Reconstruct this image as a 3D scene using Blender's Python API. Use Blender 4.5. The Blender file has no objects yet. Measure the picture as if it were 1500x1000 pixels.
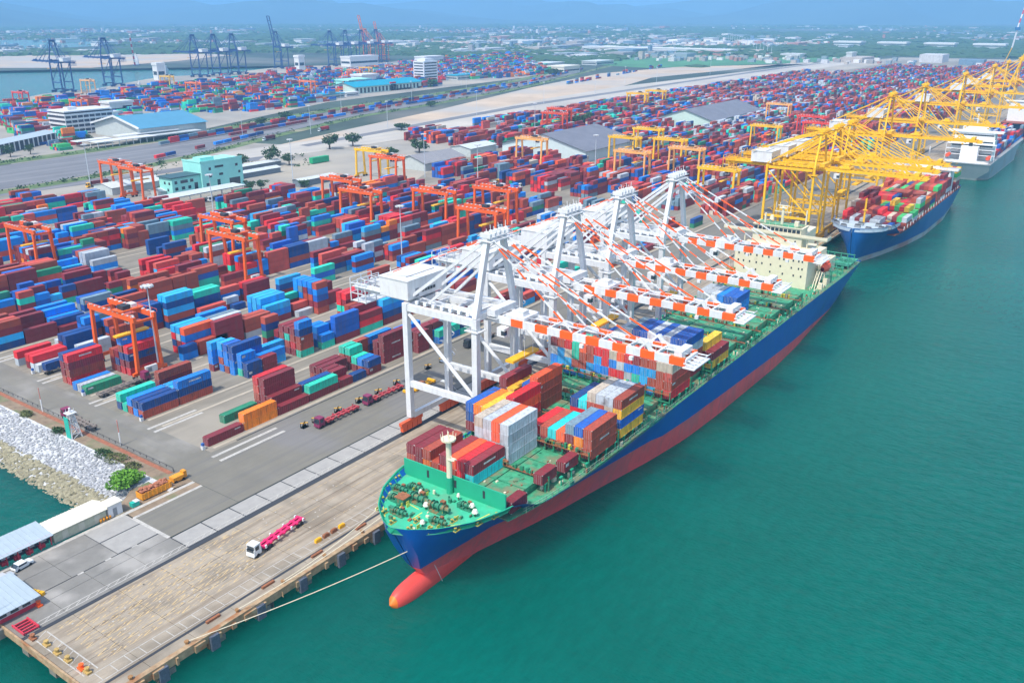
import bpy, math, random
from mathutils import Vector, Matrix
random.seed(7)
R = random.random
def U(a, b): return random.uniform(a, b)
S = bpy.context.scene
COL = S.collection
# ------------------------------------------------------------------ camera, sky, sun, exposure
cd = bpy.data.cameras.new('camera'); cam = bpy.data.objects.new('camera', cd); COL.objects.link(cam)
cd.sensor_width = 36; cd.lens = 36 * 1297 / 1500; cd.clip_start = 1; cd.clip_end = 60000
cam.location = (0, 0, 115); cam.rotation_euler = (math.radians(90 - 20.386), 0, math.radians(35.49 - 90))
S.camera = cam
W = bpy.data.worlds.new('World'); S.world = W; W.use_nodes = True
wn = W.node_tree; wn.nodes.clear()
SUN = Vector((-0.90, -0.04, 0)).normalized(); ELEV = math.radians(58)
sky = wn.nodes.new('ShaderNodeTexSky'); sky.sky_type = 'NISHITA'; sky.sun_disc = False
sky.sun_elevation = ELEV; sky.sun_rotation = math.atan2(SUN.x, SUN.y); sky.air_density = 1.2; sky.dust_density = 2.0
bg = wn.nodes.new('ShaderNodeBackground'); bg.inputs[1].default_value = 0.15
wo = wn.nodes.new('ShaderNodeOutputWorld')
wn.links.new(sky.outputs[0], bg.inputs[0]); wn.links.new(bg.outputs[0], wo.inputs[0])
sl = bpy.data.lights.new('sun', 'SUN'); sl.energy = 2.7; sl.angle = math.radians(0.6); sl.color = (1.0, 0.93, 0.82)
so = bpy.data.objects.new('sun', sl); COL.objects.link(so)
sdir = Vector((SUN.x * math.cos(ELEV), SUN.y * math.cos(ELEV), math.sin(ELEV)))
so.rotation_euler = sdir.to_track_quat('Z', 'Y').to_euler(); so.location = (0, 0, 400)
S.view_settings.view_transform = 'Standard'; S.view_settings.look = 'None'
S.view_settings.exposure = 0.70; S.view_settings.gamma = 1; S.view_settings.use_curve_mapping = False
try:
    S.cycles.max_bounces = 6; S.cycles.volume_bounces = 1; S.cycles.caustics_reflective = False; S.cycles.caustics_refractive = False
    S.cycles.use_denoising = True
except Exception: pass
# ------------------------------------------------------------------ materials
MAT = {}
def mat(name, col, rough=0.6, var=0.15, scale=1.5, metal=0.0, bump=0.0, bscale=None, col2=None, thr=None, objcol=False, attr=None, spec=0.4, emit=None):
    if name in MAT: return MAT[name]
    m = bpy.data.materials.new(name); m.use_nodes = True; n = m.node_tree; b = n.nodes['Principled BSDF']
    b.inputs['Roughness'].default_value = rough; b.inputs['Metallic'].default_value = metal
    b.inputs['Specular IOR Level'].default_value = spec
    tc = n.nodes.new('ShaderNodeTexCoord')
    nz = n.nodes.new('ShaderNodeTexNoise'); nz.inputs['Scale'].default_value = scale; nz.inputs['Detail'].default_value = 5; nz.inputs['Roughness'].default_value = 0.65
    geo = n.nodes.new('ShaderNodeNewGeometry')
    n.links.new(geo.outputs['Position'], nz.inputs['Vector'])
    if objcol:
        oi = n.nodes.new('ShaderNodeObjectInfo'); src = oi.outputs['Color']
    elif attr:
        at = n.nodes.new('ShaderNodeAttribute'); at.attribute_name = attr; src = at.outputs['Color']
    else:
        rg = n.nodes.new('ShaderNodeRGB'); rg.outputs[0].default_value = (*col, 1); src = rg.outputs[0]
    mr = n.nodes.new('ShaderNodeMapRange'); mr.inputs[1].default_value = 0.3; mr.inputs[2].default_value = 0.7
    mr.inputs[3].default_value = 1 - var; mr.inputs[4].default_value = 1 + var
    n.links.new(nz.outputs[0], mr.inputs[0])
    mx = n.nodes.new('ShaderNodeVectorMath'); mx.operation = 'SCALE'
    n.links.new(src, mx.inputs[0]); n.links.new(mr.outputs[0], mx.inputs['Scale'])
    out = mx.outputs[0]
    if col2:
        n2 = n.nodes.new('ShaderNodeTexNoise'); n2.inputs['Scale'].default_value = scale * 0.37; n2.inputs['Detail'].default_value = 6
        n.links.new(geo.outputs['Position'], n2.inputs['Vector'])
        t = thr or 0.55
        m2 = n.nodes.new('ShaderNodeMapRange'); m2.inputs[1].default_value = t - 0.06; m2.inputs[2].default_value = t + 0.08
        n.links.new(n2.outputs[0], m2.inputs[0])
        mi = n.nodes.new('ShaderNodeMix'); mi.data_type = 'RGBA'; mi.inputs['B'].default_value = (*col2, 1)
        n.links.new(m2.outputs[0], mi.inputs['Factor']); n.links.new(out, mi.inputs['A']); out = mi.outputs['Result']
    n.links.new(out, b.inputs['Base Color'])
    if bump:
        bn = n.nodes.new('ShaderNodeTexNoise'); bn.inputs['Scale'].default_value = bscale or scale * 3; bn.inputs['Detail'].default_value = 4
        n.links.new(geo.outputs['Position'], bn.inputs['Vector'])
        bp = n.nodes.new('ShaderNodeBump'); bp.inputs['Strength'].default_value = bump; bp.inputs['Distance'].default_value = 0.3
        n.links.new(bn.outputs[0], bp.inputs['Height']); n.links.new(bp.outputs[0], b.inputs['Normal'])
    MAT[name] = m; return m
PAINT = mat('container_paint', (1,1,1), 0.55, 0.14, 0.7, objcol=True, col2=(0.11,0.05,0.03), thr=0.70)
OBJP = mat('object_paint', (1,1,1), 0.45, 0.06, 0.8, objcol=True)
CATT = mat('far_container_paint', (1,1,1), 0.6, 0.14, 0.25, attr='Col')
WHITE = mat('white_paint', (0.68,0.70,0.72), 0.4, 0.05, 0.5, col2=(0.5,0.47,0.43), thr=0.72)
SHEET = mat('white_roof_sheet', (0.52,0.57,0.58), 0.5, 0.08, 0.4)
ORANGE = mat('signal_orange', (0.92,0.12,0.012), 0.5, 0.08, 1)
RTGO = mat('gantry_orange', (0.80,0.13,0.02), 0.5, 0.1, 0.6)
YEL = mat('crane_yellow', (0.83,0.44,0.01), 0.5, 0.08, 0.6)
DARK = mat('dark_steel', (0.035,0.04,0.05), 0.6, 0.2, 2)
GREY = mat('grey_steel', (0.25,0.27,0.29), 0.5, 0.15, 2)
GLASS = mat('window_glass', (0.03,0.045,0.06), 0.1, 0.05, 1, spec=0.8)
RUBBER = mat('black_rubber', (0.02,0.02,0.02), 0.8, 0.2, 4)
CREAM = mat('cream_paint', (0.72,0.66,0.50), 0.55, 0.05, 0.4, col2=(0.45,0.36,0.24), thr=0.72)
HBLUE = mat('hull_blue', (0.002,0.095,0.42), 0.38, 0.08, 0.12, col2=(0.02,0.09,0.27), thr=0.68)
HRED = mat('hull_red', (0.86,0.11,0.115), 0.5, 0.12, 0.14, col2=(0.64,0.12,0.14), thr=0.58)
HRED2 = mat('bulb_red', (0.74,0.075,0.06), 0.45, 0.06, 0.5)
SGREEN = mat('deck_green', (0.05,0.30,0.16), 0.65, 0.35, 0.6, bump=0.3, bscale=2, col2=(0.19,0.21,0.12), thr=0.545)
BGREEN = mat('breakwater_green', (0.02,0.36,0.21), 0.5, 0.06, 0.3)
DGREEN = mat('hatch_green', (0.03,0.22,0.12), 0.6, 0.25, 0.8, col2=(0.16,0.12,0.07), thr=0.62)
RUST = mat('rusty_steel', (0.28,0.11,0.05), 0.8, 0.35, 2)
FOL = mat('foliage', (0.035,0.085,0.025), 0.8, 0.45, 1.1)
FOLB = mat('bright_foliage', (0.13,0.32,0.03), 0.8, 0.35, 1.3)
BARK = mat('bark', (0.10,0.07,0.05), 0.9, 0.3, 3)
CONC = mat('slab_concrete', (0.335,0.29,0.228), 0.85, 0.16, 0.25, bump=0.2, bscale=3, col2=(0.235,0.205,0.16), thr=0.56)
CONCP = mat('pale_slab', (0.33,0.325,0.31), 0.85, 0.10, 0.4, bump=0.2, bscale=3)
CONCG = mat('grey_slab', (0.205,0.20,0.185), 0.85, 0.14, 0.2, bump=0.2, bscale=3, col2=(0.33,0.32,0.30), thr=0.6)
BLACKJ = mat('joint_dark', (0.045,0.05,0.06), 0.8, 0.1, 3)
LINEW = mat('white_line_paint', (0.45,0.44,0.41), 0.7, 0.2, 1.5, col2=(0.36,0.35,0.33), thr=0.60)
LINEY = mat('yellow_line_paint', (0.58,0.42,0.20), 0.7, 0.2, 2, col2=(0.35,0.30,0.24), thr=0.50)
ROCKW = mat('white_rock', (0.33,0.345,0.37), 0.9, 0.6, 1.6)
ROCKT = mat('tan_rock', (0.27,0.25,0.17), 0.9, 0.35, 1.0)
AQUA = mat('aqua_render', (0.30,0.72,0.66), 0.7, 0.05, 0.3)
MAGENTA = mat('magenta_paint', (0.72,0.02,0.13), 0.5, 0.1, 1)
PURPLE = mat('plum_paint', (0.22,0.03,0.09), 0.5, 0.15, 1)
TEALP = mat('teal_paint', (0.02,0.42,0.33), 0.5, 0.1, 1)
BLUEROOF = mat('blue_roof_sheet', (0.08,0.27,0.42), 0.5, 0.08, 0.1)
SLATE = mat('slate_roof_sheet', (0.17,0.18,0.22), 0.6, 0.12, 0.1)
TURQ = mat('turquoise_roof', (0.0,0.28,0.42), 0.5, 0.08, 0.1)
ROPE = mat('rope', (0.62,0.55,0.42), 0.8, 0.1, 2)
def add_streaks(name, sc=(0.03, 1.2, 1), amt=0.35, col=(0.2,0.2,0.2)):
    """long tyre and wear streaks that run along the quay"""
    m = MAT[name]; n = m.node_tree; b = n.nodes['Principled BSDF']
    src = b.inputs['Base Color'].links[0].from_socket
    geo = n.nodes.new('ShaderNodeNewGeometry'); mp = n.nodes.new('ShaderNodeMapping'); mp.inputs['Scale'].default_value = sc
    nz = n.nodes.new('ShaderNodeTexNoise'); nz.inputs['Scale'].default_value = 1; nz.inputs['Detail'].default_value = 5; nz.inputs['Roughness'].default_value = 0.6
    n.links.new(geo.outputs['Position'], mp.inputs[0]); n.links.new(mp.outputs[0], nz.inputs['Vector'])
    mr = n.nodes.new('ShaderNodeMapRange'); mr.inputs[1].default_value = 0.46; mr.inputs[2].default_value = 0.66; mr.inputs[4].default_value = amt
    n.links.new(nz.outputs[0], mr.inputs[0])
    mi = n.nodes.new('ShaderNodeMix'); mi.data_type = 'RGBA'; mi.inputs['B'].default_value = (*col, 1)
    n.links.new(mr.outputs[0], mi.inputs['Factor']); n.links.new(src, mi.inputs['A']); n.links.new(mi.outputs['Result'], b.inputs['Base Color'])
add_streaks('container_paint', (1.6,1.6,.22), .42, (0.10,0.065,0.05)); add_streaks('far_container_paint', (.5,.5,.1), .25, (0.14,0.10,0.09))
add_streaks('hull_blue', (.5,.5,.05), .22, (0.05,0.13,0.30)); add_streaks('hull_red', (.4,.4,.04), .38, (0.34,0.16,0.14)); add_streaks('white_paint', (.7,.7,.12), .22, (0.42,0.38,0.34))
add_streaks('gantry_orange', (1.2,1.2,.2), .3, (0.36,0.09,0.03)); add_streaks('object_paint', (.9,.9,.15), .16, (0.22,0.17,0.13))
add_streaks('slab_concrete', (0.035, 0.55, 1), 0.75, (0.20,0.155,0.11))
mat('yard_asphalt', (0.20,0.185,0.152), 0.88, 0.15, 0.06, bump=0.15, bscale=2, col2=(0.30,0.275,0.23), thr=0.57); add_streaks('yard_asphalt', (0.02, 0.45, 1), 0.7, (0.30,0.275,0.225))
mat('quay_road', (0.18,0.172,0.145), 0.88, 0.10, 0.1, bump=0.15, bscale=2, col2=(0.19,0.185,0.18), thr=0.56); add_streaks('quay_road', (0.02, 0.6, 1), 0.55, (0.13,0.13,0.13))
mat('shore_road', (0.19,0.182,0.155), 0.88, 0.12, 0.1, bump=0.1, col2=(0.30,0.29,0.27), thr=0.56); add_streaks('shore_road', (0.6, 0.02, 1), 0.5, (0.17,0.165,0.16))
mat('highway', (0.15,0.155,0.17), 0.85, 0.12, 0.03); add_streaks('highway', (0.006, 0.12, 1), 0.6, (0.26,0.26,0.27))
mat('pale_runway', (0.44,0.41,0.36), 0.9, 0.16, 0.012, col2=(0.34,0.32,0.29), thr=0.58); add_streaks('pale_runway', (0.003, 0.1, 1), 0.5, (0.33,0.33,0.33))
mat('sand', (0.46,0.365,0.27), 0.95, 0.2, 0.014, col2=(0.38,0.36,0.33), thr=0.49)
mat('grass', (0.10,0.16,0.06), 0.95, 0.35, 0.08, col2=(0.26,0.24,0.16), thr=0.60)
mat('green_field', (0.06,0.20,0.09), 0.95, 0.25, 0.01)
mat('terrain', (0.045,0.07,0.055), 0.95, 0.5, 0.006, col2=(0.16,0.155,0.14), thr=0.60)
mat('paved_ground', (0.29,0.275,0.245), 0.9, 0.18, 0.02, col2=(0.37,0.335,0.275), thr=0.56)
mat('verge_dirt', (0.25,0.19,0.13), 0.95, 0.3, 0.3, col2=(0.14,0.17,0.08), thr=0.58)
mat('seaboard_white', (0.45,0.47,0.49), 0.95, 0.35, 0.8)
mat('hills', (0.05,0.08,0.06), 0.95, 0.3, 0.001)
# water
def water_mat():
    m = bpy.data.materials.new('sea_water'); m.use_nodes = True; n = m.node_tree; b = n.nodes['Principled BSDF']
    geo = n.nodes.new('ShaderNodeNewGeometry')
    big = n.nodes.new('ShaderNodeTexNoise'); big.inputs['Scale'].default_value = 0.011; big.inputs['Detail'].default_value = 5
    n.links.new(geo.outputs['Position'], big.inputs['Vector'])
    cr = n.nodes.new('ShaderNodeValToRGB'); cr.color_ramp.elements[0].position = 0.28; cr.color_ramp.elements[1].position = 0.74
    cr.color_ramp.elements[0].color = (0.0, 0.088, 0.066, 1); cr.color_ramp.elements[1].color = (0.0, 0.122, 0.098, 1)
    n.links.new(big.outputs[0], cr.inputs[0])
    rm = n.nodes.new('ShaderNodeMapping'); rm.inputs['Scale'].default_value = (0.16, 0.42, 1); rm.inputs['Rotation'].default_value = (0, 0, 0.95); n.links.new(geo.outputs['Position'], rm.inputs[0])
    rn = n.nodes.new('ShaderNodeTexNoise'); rn.inputs['Scale'].default_value = 1.0; rn.inputs['Detail'].default_value = 5; rn.inputs['Roughness'].default_value = 0.7; n.links.new(rm.outputs[0], rn.inputs['Vector'])
    rr_ = n.nodes.new('ShaderNodeMapRange'); rr_.inputs[1].default_value = 0.3; rr_.inputs[2].default_value = 0.7; rr_.inputs[3].default_value = 0.88; rr_.inputs[4].default_value = 1.12; n.links.new(rn.outputs[0], rr_.inputs[0])  # light and dark of small waves painted into the water colour
    vs_ = n.nodes.new('ShaderNodeVectorMath'); vs_.operation = 'SCALE'; n.links.new(cr.outputs[0], vs_.inputs[0]); n.links.new(rr_.outputs[0], vs_.inputs['Scale'])
    n.links.new(vs_.outputs[0], b.inputs['Base Color'])
    b.inputs['Roughness'].default_value = 0.14; b.inputs['IOR'].default_value = 1.33; b.inputs['Specular IOR Level'].default_value = 0.24
    b.inputs['Subsurface Weight'].default_value = 1.0; b.inputs['Subsurface Radius'].default_value = (0.3,1.0,0.9); b.inputs['Subsurface Scale'].default_value = 42.0; b.subsurface_method = 'BURLEY'
    mp = n.nodes.new('ShaderNodeMapping'); mp.inputs['Scale'].default_value = (0.55, 0.28, 1); mp.inputs['Rotation'].default_value = (0, 0, 0.5)
    n.links.new(geo.outputs['Position'], mp.inputs[0])
    w1 = n.nodes.new('ShaderNodeTexNoise'); w1.inputs['Scale'].default_value = 0.55; w1.inputs['Detail'].default_value = 6; w1.inputs['Roughness'].default_value = 0.62
    n.links.new(mp.outputs[0], w1.inputs['Vector'])
    bp = n.nodes.new('ShaderNodeBump'); bp.inputs['Strength'].default_value = 0.8; bp.inputs['Distance'].default_value = 1.0
    n.links.new(w1.outputs[0], bp.inputs['Height']); n.links.new(bp.outputs[0], b.inputs['Normal'])
    MAT['sea_water'] = m; return m
water_mat()
# ------------------------------------------------------------------ mesh helpers
class MB:
    def __init__(s): s.v = []; s.f = []; s.m = []; s.c = []
    def box(s, x0, y0, z0, x1, y1, z1, m=0, c=None, bottom=True):
        b = len(s.v)
        s.v += [(x0,y0,z0),(x1,y0,z0),(x1,y1,z0),(x0,y1,z0),(x0,y0,z1),(x1,y0,z1),(x1,y1,z1),(x0,y1,z1)]
        fs = [(4,5,6,7),(0,1,5,4),(1,2,6,5),(2,3,7,6),(3,0,4,7)] + ([(3,2,1,0)] if bottom else [])
        for f in fs: s.f.append(tuple(b+i for i in f)); s.m.append(m); s.c.append(c)
        return s
    def beam(s, p, q, w, h=None, m=0):
        h = h or w; p = Vector(p); q = Vector(q); d = (q-p).normalized()
        up = Vector((0,0,1)) if abs(d.z) < 0.95 else Vector((0,1,0))
        a = d.cross(up).normalized()*(w/2); c = a.cross(d).normalized()*(h/2); b = len(s.v)
        for o in (p, q):
            for sa, sc in ((-1,-1),(1,-1),(1,1),(-1,1)): s.v.append(tuple(o + a*sa + c*sc))
        for f in ((0,1,5,4),(1,2,6,5),(2,3,7,6),(3,0,4,7),(3,2,1,0),(4,5,6,7)): s.f.append(tuple(b+i for i in f)); s.m.append(m); s.c.append(None)
        return s
    def tube(s, p, q, r, n=8, m=0, r2=None):
        r2 = r if r2 is None else r2; p = Vector(p); q = Vector(q); d = (q-p).normalized()
        up = Vector((0,0,1)) if abs(d.z) < 0.9 else Vector((1,0,0))
        a = d.cross(up).normalized(); c = a.cross(d).normalized(); b = len(s.v)
        for o, rr in ((p, r), (q, r2)):
            for i in range(n):
                t = 2*math.pi*i/n; s.v.append(tuple(o + a*math.cos(t)*rr + c*math.sin(t)*rr))
        for i in range(n): s.f.append((b+i, b+(i+1)%n, b+n+(i+1)%n, b+n+i)); s.m.append(m); s.c.append(None)
        s.f.append(tuple(b+i for i in range(n))[::-1]); s.m.append(m); s.c.append(None)
        s.f.append(tuple(b+n+i for i in range(n))); s.m.append(m); s.c.append(None)
        return s
    def poly(s, pts, m=0, c=None):
        b = len(s.v); s.v += [tuple(p) for p in pts]; s.f.append(tuple(range(b, b+len(pts)))); s.m.append(m); s.c.append(c); return s
    def prism(s, pts, z0, z1, m=0, mtop=None):
        n = len(pts); b = len(s.v)
        s.v += [(x,y,z0) for x,y in pts] + [(x,y,z1) for x,y in pts]
        for i in range(n): s.f.append((b+i, b+(i+1)%n, b+n+(i+1)%n, b+n+i)); s.m.append(m); s.c.append(None)
        s.f.append(tuple(b+n+i for i in range(n))); s.m.append(m if mtop is None else mtop); s.c.append(None)
        s.f.append(tuple(b+i for i in range(n))[::-1]); s.m.append(m); s.c.append(None)
        return s
    def rock(s, c, r, m=0, flat=0.7):
        b = len(s.v); t = (1+5**.5)/2
        vs = [(-1,t,0),(1,t,0),(-1,-t,0),(1,-t,0),(0,-1,t),(0,1,t),(0,-1,-t),(0,1,-t),(t,0,-1),(t,0,1),(-t,0,-1),(-t,0,1)]
        a = U(0, 6.3); ca, sa = math.cos(a), math.sin(a); sx, sy, sz = U(.7,1.3), U(.7,1.3), U(.7,1.2)*flat
        for x,y,z in vs:
            k = r/1.9*U(.8,1.2); x,y,z = x*k*sx, y*k*sy, z*k*sz
            s.v.append((c[0]+x*ca-y*sa, c[1]+x*sa+y*ca, c[2]+z))
        for f in ((0,11,5),(0,5,1),(0,1,7),(0,7,10),(0,10,11),(1,5,9),(5,11,4),(11,10,2),(10,7,6),(7,1,8),(3,9,4),(3,4,2),(3,2,6),(3,6,8),(3,8,9),(4,9,5),(2,4,11),(6,2,10),(8,6,7),(9,8,1)):
            s.f.append(tuple(b+i for i in f)); s.m.append(m); s.c.append(None)
        return s
    def mesh(s, name, mats):
        me = bpy.data.meshes.new(name); me.from_pydata(s.v, [], s.f)
        for m in mats: me.materials.append(m)
        me.polygons.foreach_set('material_index', s.m)
        if any(c is not None for c in s.c):
            ca = me.color_attributes.new('Col', 'FLOAT_COLOR', 'CORNER'); buf = []
            for f, c in zip(s.f, s.c):
                c = c or (.3,.3,.3); buf += [c[0], c[1], c[2], 1.0]*len(f)
            ca.data.foreach_set('color', buf)
        me.update(); return me
    def build(s, name, mats, parent=None, loc=None, smooth=False):
        if not isinstance(mats, (list, tuple)): mats = [mats]
        me = s.mesh(name, mats)
        if smooth: me.polygons.foreach_set('use_smooth', [True]*len(s.f))
        o = bpy.data.objects.new(name, me); COL.objects.link(o)
        if parent: o.parent = parent
        if loc: o.location = loc
        return o
def tag(o, label=None, cat=None, group=None, kind=None):
    if label: o['label'] = label
    if cat: o['category'] = cat
    if group: o['group'] = group
    if kind: o['kind'] = kind
    return o
def thing(name, label, cat, loc=(0,0,0), rz=0, group=None):
    o = bpy.data.objects.new(name, None); COL.objects.link(o); o.location = loc; o.rotation_euler = (0,0,rz); o.empty_display_size = 0.1
    return tag(o, label, cat, group)
def inst(name, me, parent=None, loc=(0,0,0), rz=0, color=None):
    o = bpy.data.objects.new(name, me); COL.objects.link(o); o.location = loc; o.rotation_euler = (0,0,rz)
    if parent: o.parent = parent
    if color: o.color = (*color, 1)
    return o
KIDS = {}
def kids(o): return [c for c in bpy.data.objects if c.parent is o]
def copy_tree(o, loc=None, rz=None, label=None, color=None, parent=None, scale=None, top=True, omap=None):
    if top:
        omap = {}
        for c in bpy.data.objects:
            if c.parent: omap.setdefault(c.parent, []).append(c)
    c = o.copy(); COL.objects.link(c)
    if parent: c.parent = parent
    if loc is not None: c.location = loc
    if rz is not None: c.rotation_euler = (0,0,rz)
    if scale: c.scale = (scale,)*3
    if label: c['label'] = label
    if color and c.type == 'MESH': c.color = (*color, 1)
    for ch in omap.get(o, []): copy_tree(ch, parent=c, color=color, top=False, omap=omap)
    return c
def sheet(name, pts, z, m, kind='structure'):
    mb = MB()
    # ear clip by tessellate
    from mathutils.geometry import tessellate_polygon
    vs = [Vector((x,y,0)) for x,y in pts]
    mb.v = [(x,y,z) for x,y in pts]
    for t in tessellate_polygon([vs]):
        a,b,c = (vs[i] for i in t)
        t = tuple(t) if (b-a).cross(c-a).z > 0 else tuple(t)[::-1]
        mb.f.append(t); mb.m.append(0); mb.c.append(None)
    o = mb.build(name, MAT[m] if isinstance(m, str) else m); tag(o, kind=kind); return o
ORD = ['first','second','third','fourth','fifth','sixth','seventh','eighth','ninth','tenth','eleventh','twelfth','thirteenth','fourteenth','fifteenth','sixteenth','seventeenth','eighteenth','nineteenth','twentieth','twenty-first','twenty-second','twenty-third','twenty-fourth','twenty-fifth','twenty-sixth','twenty-seventh']
# ------------------------------------------------------------------ ground, water, land
WZ = -4.0
o = MB().poly([(-1500,-2500,WZ),(26000,-2500,WZ),(26000,26000,WZ),(-1500,26000,WZ)]).build('sea_water', MAT['sea_water']); tag(o, kind='structure')
NEARBANK = [(598,1270),(707,1371),(811,1399),(986,1526),(1056,1555),(1168,1537),(1342,1610),(1435,1615),(1547,1554)]
FARBANK = [(1930,1936),(1936,2084),(1792,2129),(1631,2137),(1410,2010),(1121,1920),(951,1992)]
shore = [(98.5,132.4),(98.5,187),(104,190),(112.6,195),(112.6,330),(112.6,460),(120,520),(160,700),(300,1000),(420,1150)]
land = [(25500,132.4),(25500,25500),(2600,25500),(2300,3300),(2050,3000)] + FARBANK + NEARBANK[::-1] + shore[::-1]
LAND = sheet('terrain_ground', [(98.5,132.4),(25500,132.4),(25500,25500),(5200,25500),(3200,5200),(2750,3300)] + FARBANK + NEARBANK[::-1] + shore[::-1][:-2], -0.10, 'terrain')
sheet('far_shore_terrain', [(951,1992),(1121,1920),(1410,2010),(1631,2137),(1792,2129),(1936,2084),(2750,3300),(3200,5200),(5200,25500),(-1400,25500),(-1400,14000),(300,3300),(700,2500)], -0.14, 'terrain')
sheet('lagoon_water', [(2084,4312),(2153,3868),(2126,3442),(1991,3225),(1614,3077),(1535,3188),(1300,4000),(1300,5200)], 0.2, 'sea_water')
sheet('sandbank', [(999,2091),(1250,2650),(1485,2717),(1799,2818),(1737,2446),(1680,2180),(1405,2030),(1121,1935)], 0.25, 'sand')
# quay edge wall so that land has a face towards the sea
mb = MB()
for a, b in zip(shore[:-1], shore[1:]): mb.poly([(a[0],a[1],-8),(b[0],b[1],-8),(b[0],b[1],0),(a[0],a[1],0)][::-1])
tag(mb.build('sea_wall', CONCG), 'grey concrete sea wall under the rock slope', 'sea wall')
sheet('paved_ground', [(118,187),(26000,160),(26000,330),(2700,330),(2660,600),(2400,640),(2041,640),(1322,640),(713,600),(560,640),(480,900),(330,723),(250,900),(118,640)], -0.04, 'paved_ground')
sheet('container_yard_ground', [(131,196.5),(2600,196.5),(2500,560),(760,560),(560,470),(480,430),(395,448),(363,492),(314,490),(290,600),(270,700),(180,700),(131,520)], 0.0, 'yard_asphalt')
sheet('quay_road', [(118.2,168.5),(2600,168.5),(2600,196.4),(131,196.4),(131,200),(118.2,200)], 0.02, 'quay_road')
sheet('shore_road', [(118.2,200.05),(130.95,200.05),(130.95,640),(118.2,640)], 0.02, 'shore_road')
sheet('landing_road', [(98.7,183),(118.1,183),(118.1,168.5),(98.7,168.5)], 0.015, 'quay_road')
sheet('landing_verge', [(98.7,183.1),(118.1,183.1),(118.1,196),(106,196),(98.7,190)], 0.012, 'verge_dirt')
# slopes of the revetment
def strip(name, pts, m):
    mb = MB()
    for (a, b), (c, d) in zip(pts[:-1], pts[1:]): mb.poly([a, b, d, c])
    o = mb.build(name, m); tag(o, kind='structure'); return o
ys = [187,195,205,220,240,260,280,310,350,400,460]
strip('shore_verge', [((118.1,y,0.0),(112.5,y,0.4)) for y in ys], MAT['verge_dirt'])
strip('shore_slope', [((112.5,y,0.4),(94+ (3 if y<195 else 0),y,-5.0)) for y in ys], MAT['seaboard_white'])
# far surfaces
sheet('rail_corridor', [(342,746),(433,752),(555,773),(673,810),(835,843),(1034,873),(1327,932),(1737,1056),(1617,982),(1228,862),(953,805),(767,775),(598,721),(485,679),(405,657),(342,645),(250,640),(250,740)], 0.06, 'highway')
def shift(pl, dy): return [(x, y+dy) for x, y in pl]
lo = [(250,640),(342,645),(405,657),(485,679),(598,721),(767,775),(953,805),(1228,862),(1617,982),(2000,1100)]
sheet('grass_verge', shift(lo,-2)+shift(lo,-16)[::-1], 0.10, 'grass')
up = [(250,740),(342,746),(433,752),(555,773),(673,810),(835,843),(1034,873),(1327,932),(1737,1056)]
sheet('north_verge', shift(up,3)+shift(up,24)[::-1], 0.10, 'grass')
sheet('sand_flat', [(470,640),(500,600),(620,600),(760,625),(1000,660),(1220,700),(1560,790),(1900,760),(2397,741),(2204,700),(1900,900),(1612,930),(1218,838),(881,740),(673,690),(560,660)], 0.02, 'sand')
sheet('pale_runway', [(480,660),(627,654),(780,670),(1023,707),(1319,735),(1663,722),(2266,700),(2700,690),(2500,622),(1906,622),(1457,622),(1093,612),(884,615),(662,590),(480,600)], 0.06, 'pale_runway')
sheet('runway_lane', [(560,640),(968,690),(1480,700),(1980,704),(2300,690),(2300,678),(1980,688),(1480,684),(968,672),(560,628)], 0.10, 'highway')
sheet('side_road', [(250,640),(500,615),(480,600),(250,622)], 0.08, 'highway')
sheet('green_field', [(1871,1100),(2518,1269),(2432,880),(2700,700),(2509,640),(2278,720),(2084,801),(1824,934)], 0.15, 'green_field')
sheet('north_port_ground', [(331,760),(433,775),(555,800),(673,850),(866,926),(1055,946),(1397,981),(1529,960),(1900,1200),(2206,1549),(1911,1610),(1547,1553),(1435,1614),(1342,1609),(1168,1536),(1056,1554),(986,1525),(811,1398),(707,1370),(598,1269),(458,1100)], 0.05, 'paved_ground')
sheet('far_field_ground', [(2600,1500),(4200,1800),(5200,1200),(3900,900),(2700,1000)], 0.2, 'sand')
sheet('far_airfield_ground', [(2000,1900),(3600,2500),(3400,2750),(1950,2100)], 0.2, 'sand')
# hills
mb = MB(); 
for (hx, hy, hr, hh) in [(8400,9800,2400,215),(12000,3200,2400,290),(4600,11200,2400,220),(9500,10500,2600,200),(12500,9500,3000,330),(14000,5200,2600,300),(13500,3000,1800,330),(8200,13500,3200,300),(11500,7200,2500,210),(15500,1500,2300,260),(5200,14500,2600,260),(2500,15000,2500,200),(10500,11800,1800,280)]:
    b = len(mb.v); N = 28; M = 7
    for j in range(M+1):
        rr = hr*(j/M); 
        for i in range(N):
            a = 2*math.pi*i/N; k = 1 + 0.28*math.sin(3*a+hx) + 0.15*math.sin(7*a+hy)
            z = hh*(0.5+0.5*math.cos(math.pi*j/M))*(1+0.22*math.sin(5*a+j)+0.1*math.sin(11*a+2*j))
            mb.v.append((hx+math.cos(a)*rr*k, hy+math.sin(a)*rr*k*1.4, z-6))
    for j in range(M):
        for i in range(N):
            mb.f.append((b+j*N+i, b+(j+1)*N+i, b+(j+1)*N+(i+1)%N, b+j*N+(i+1)%N)); mb.m.append(0); mb.c.append(None)
tag(mb.build('hills', MAT['hills'], smooth=True), kind='structure')
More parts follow.
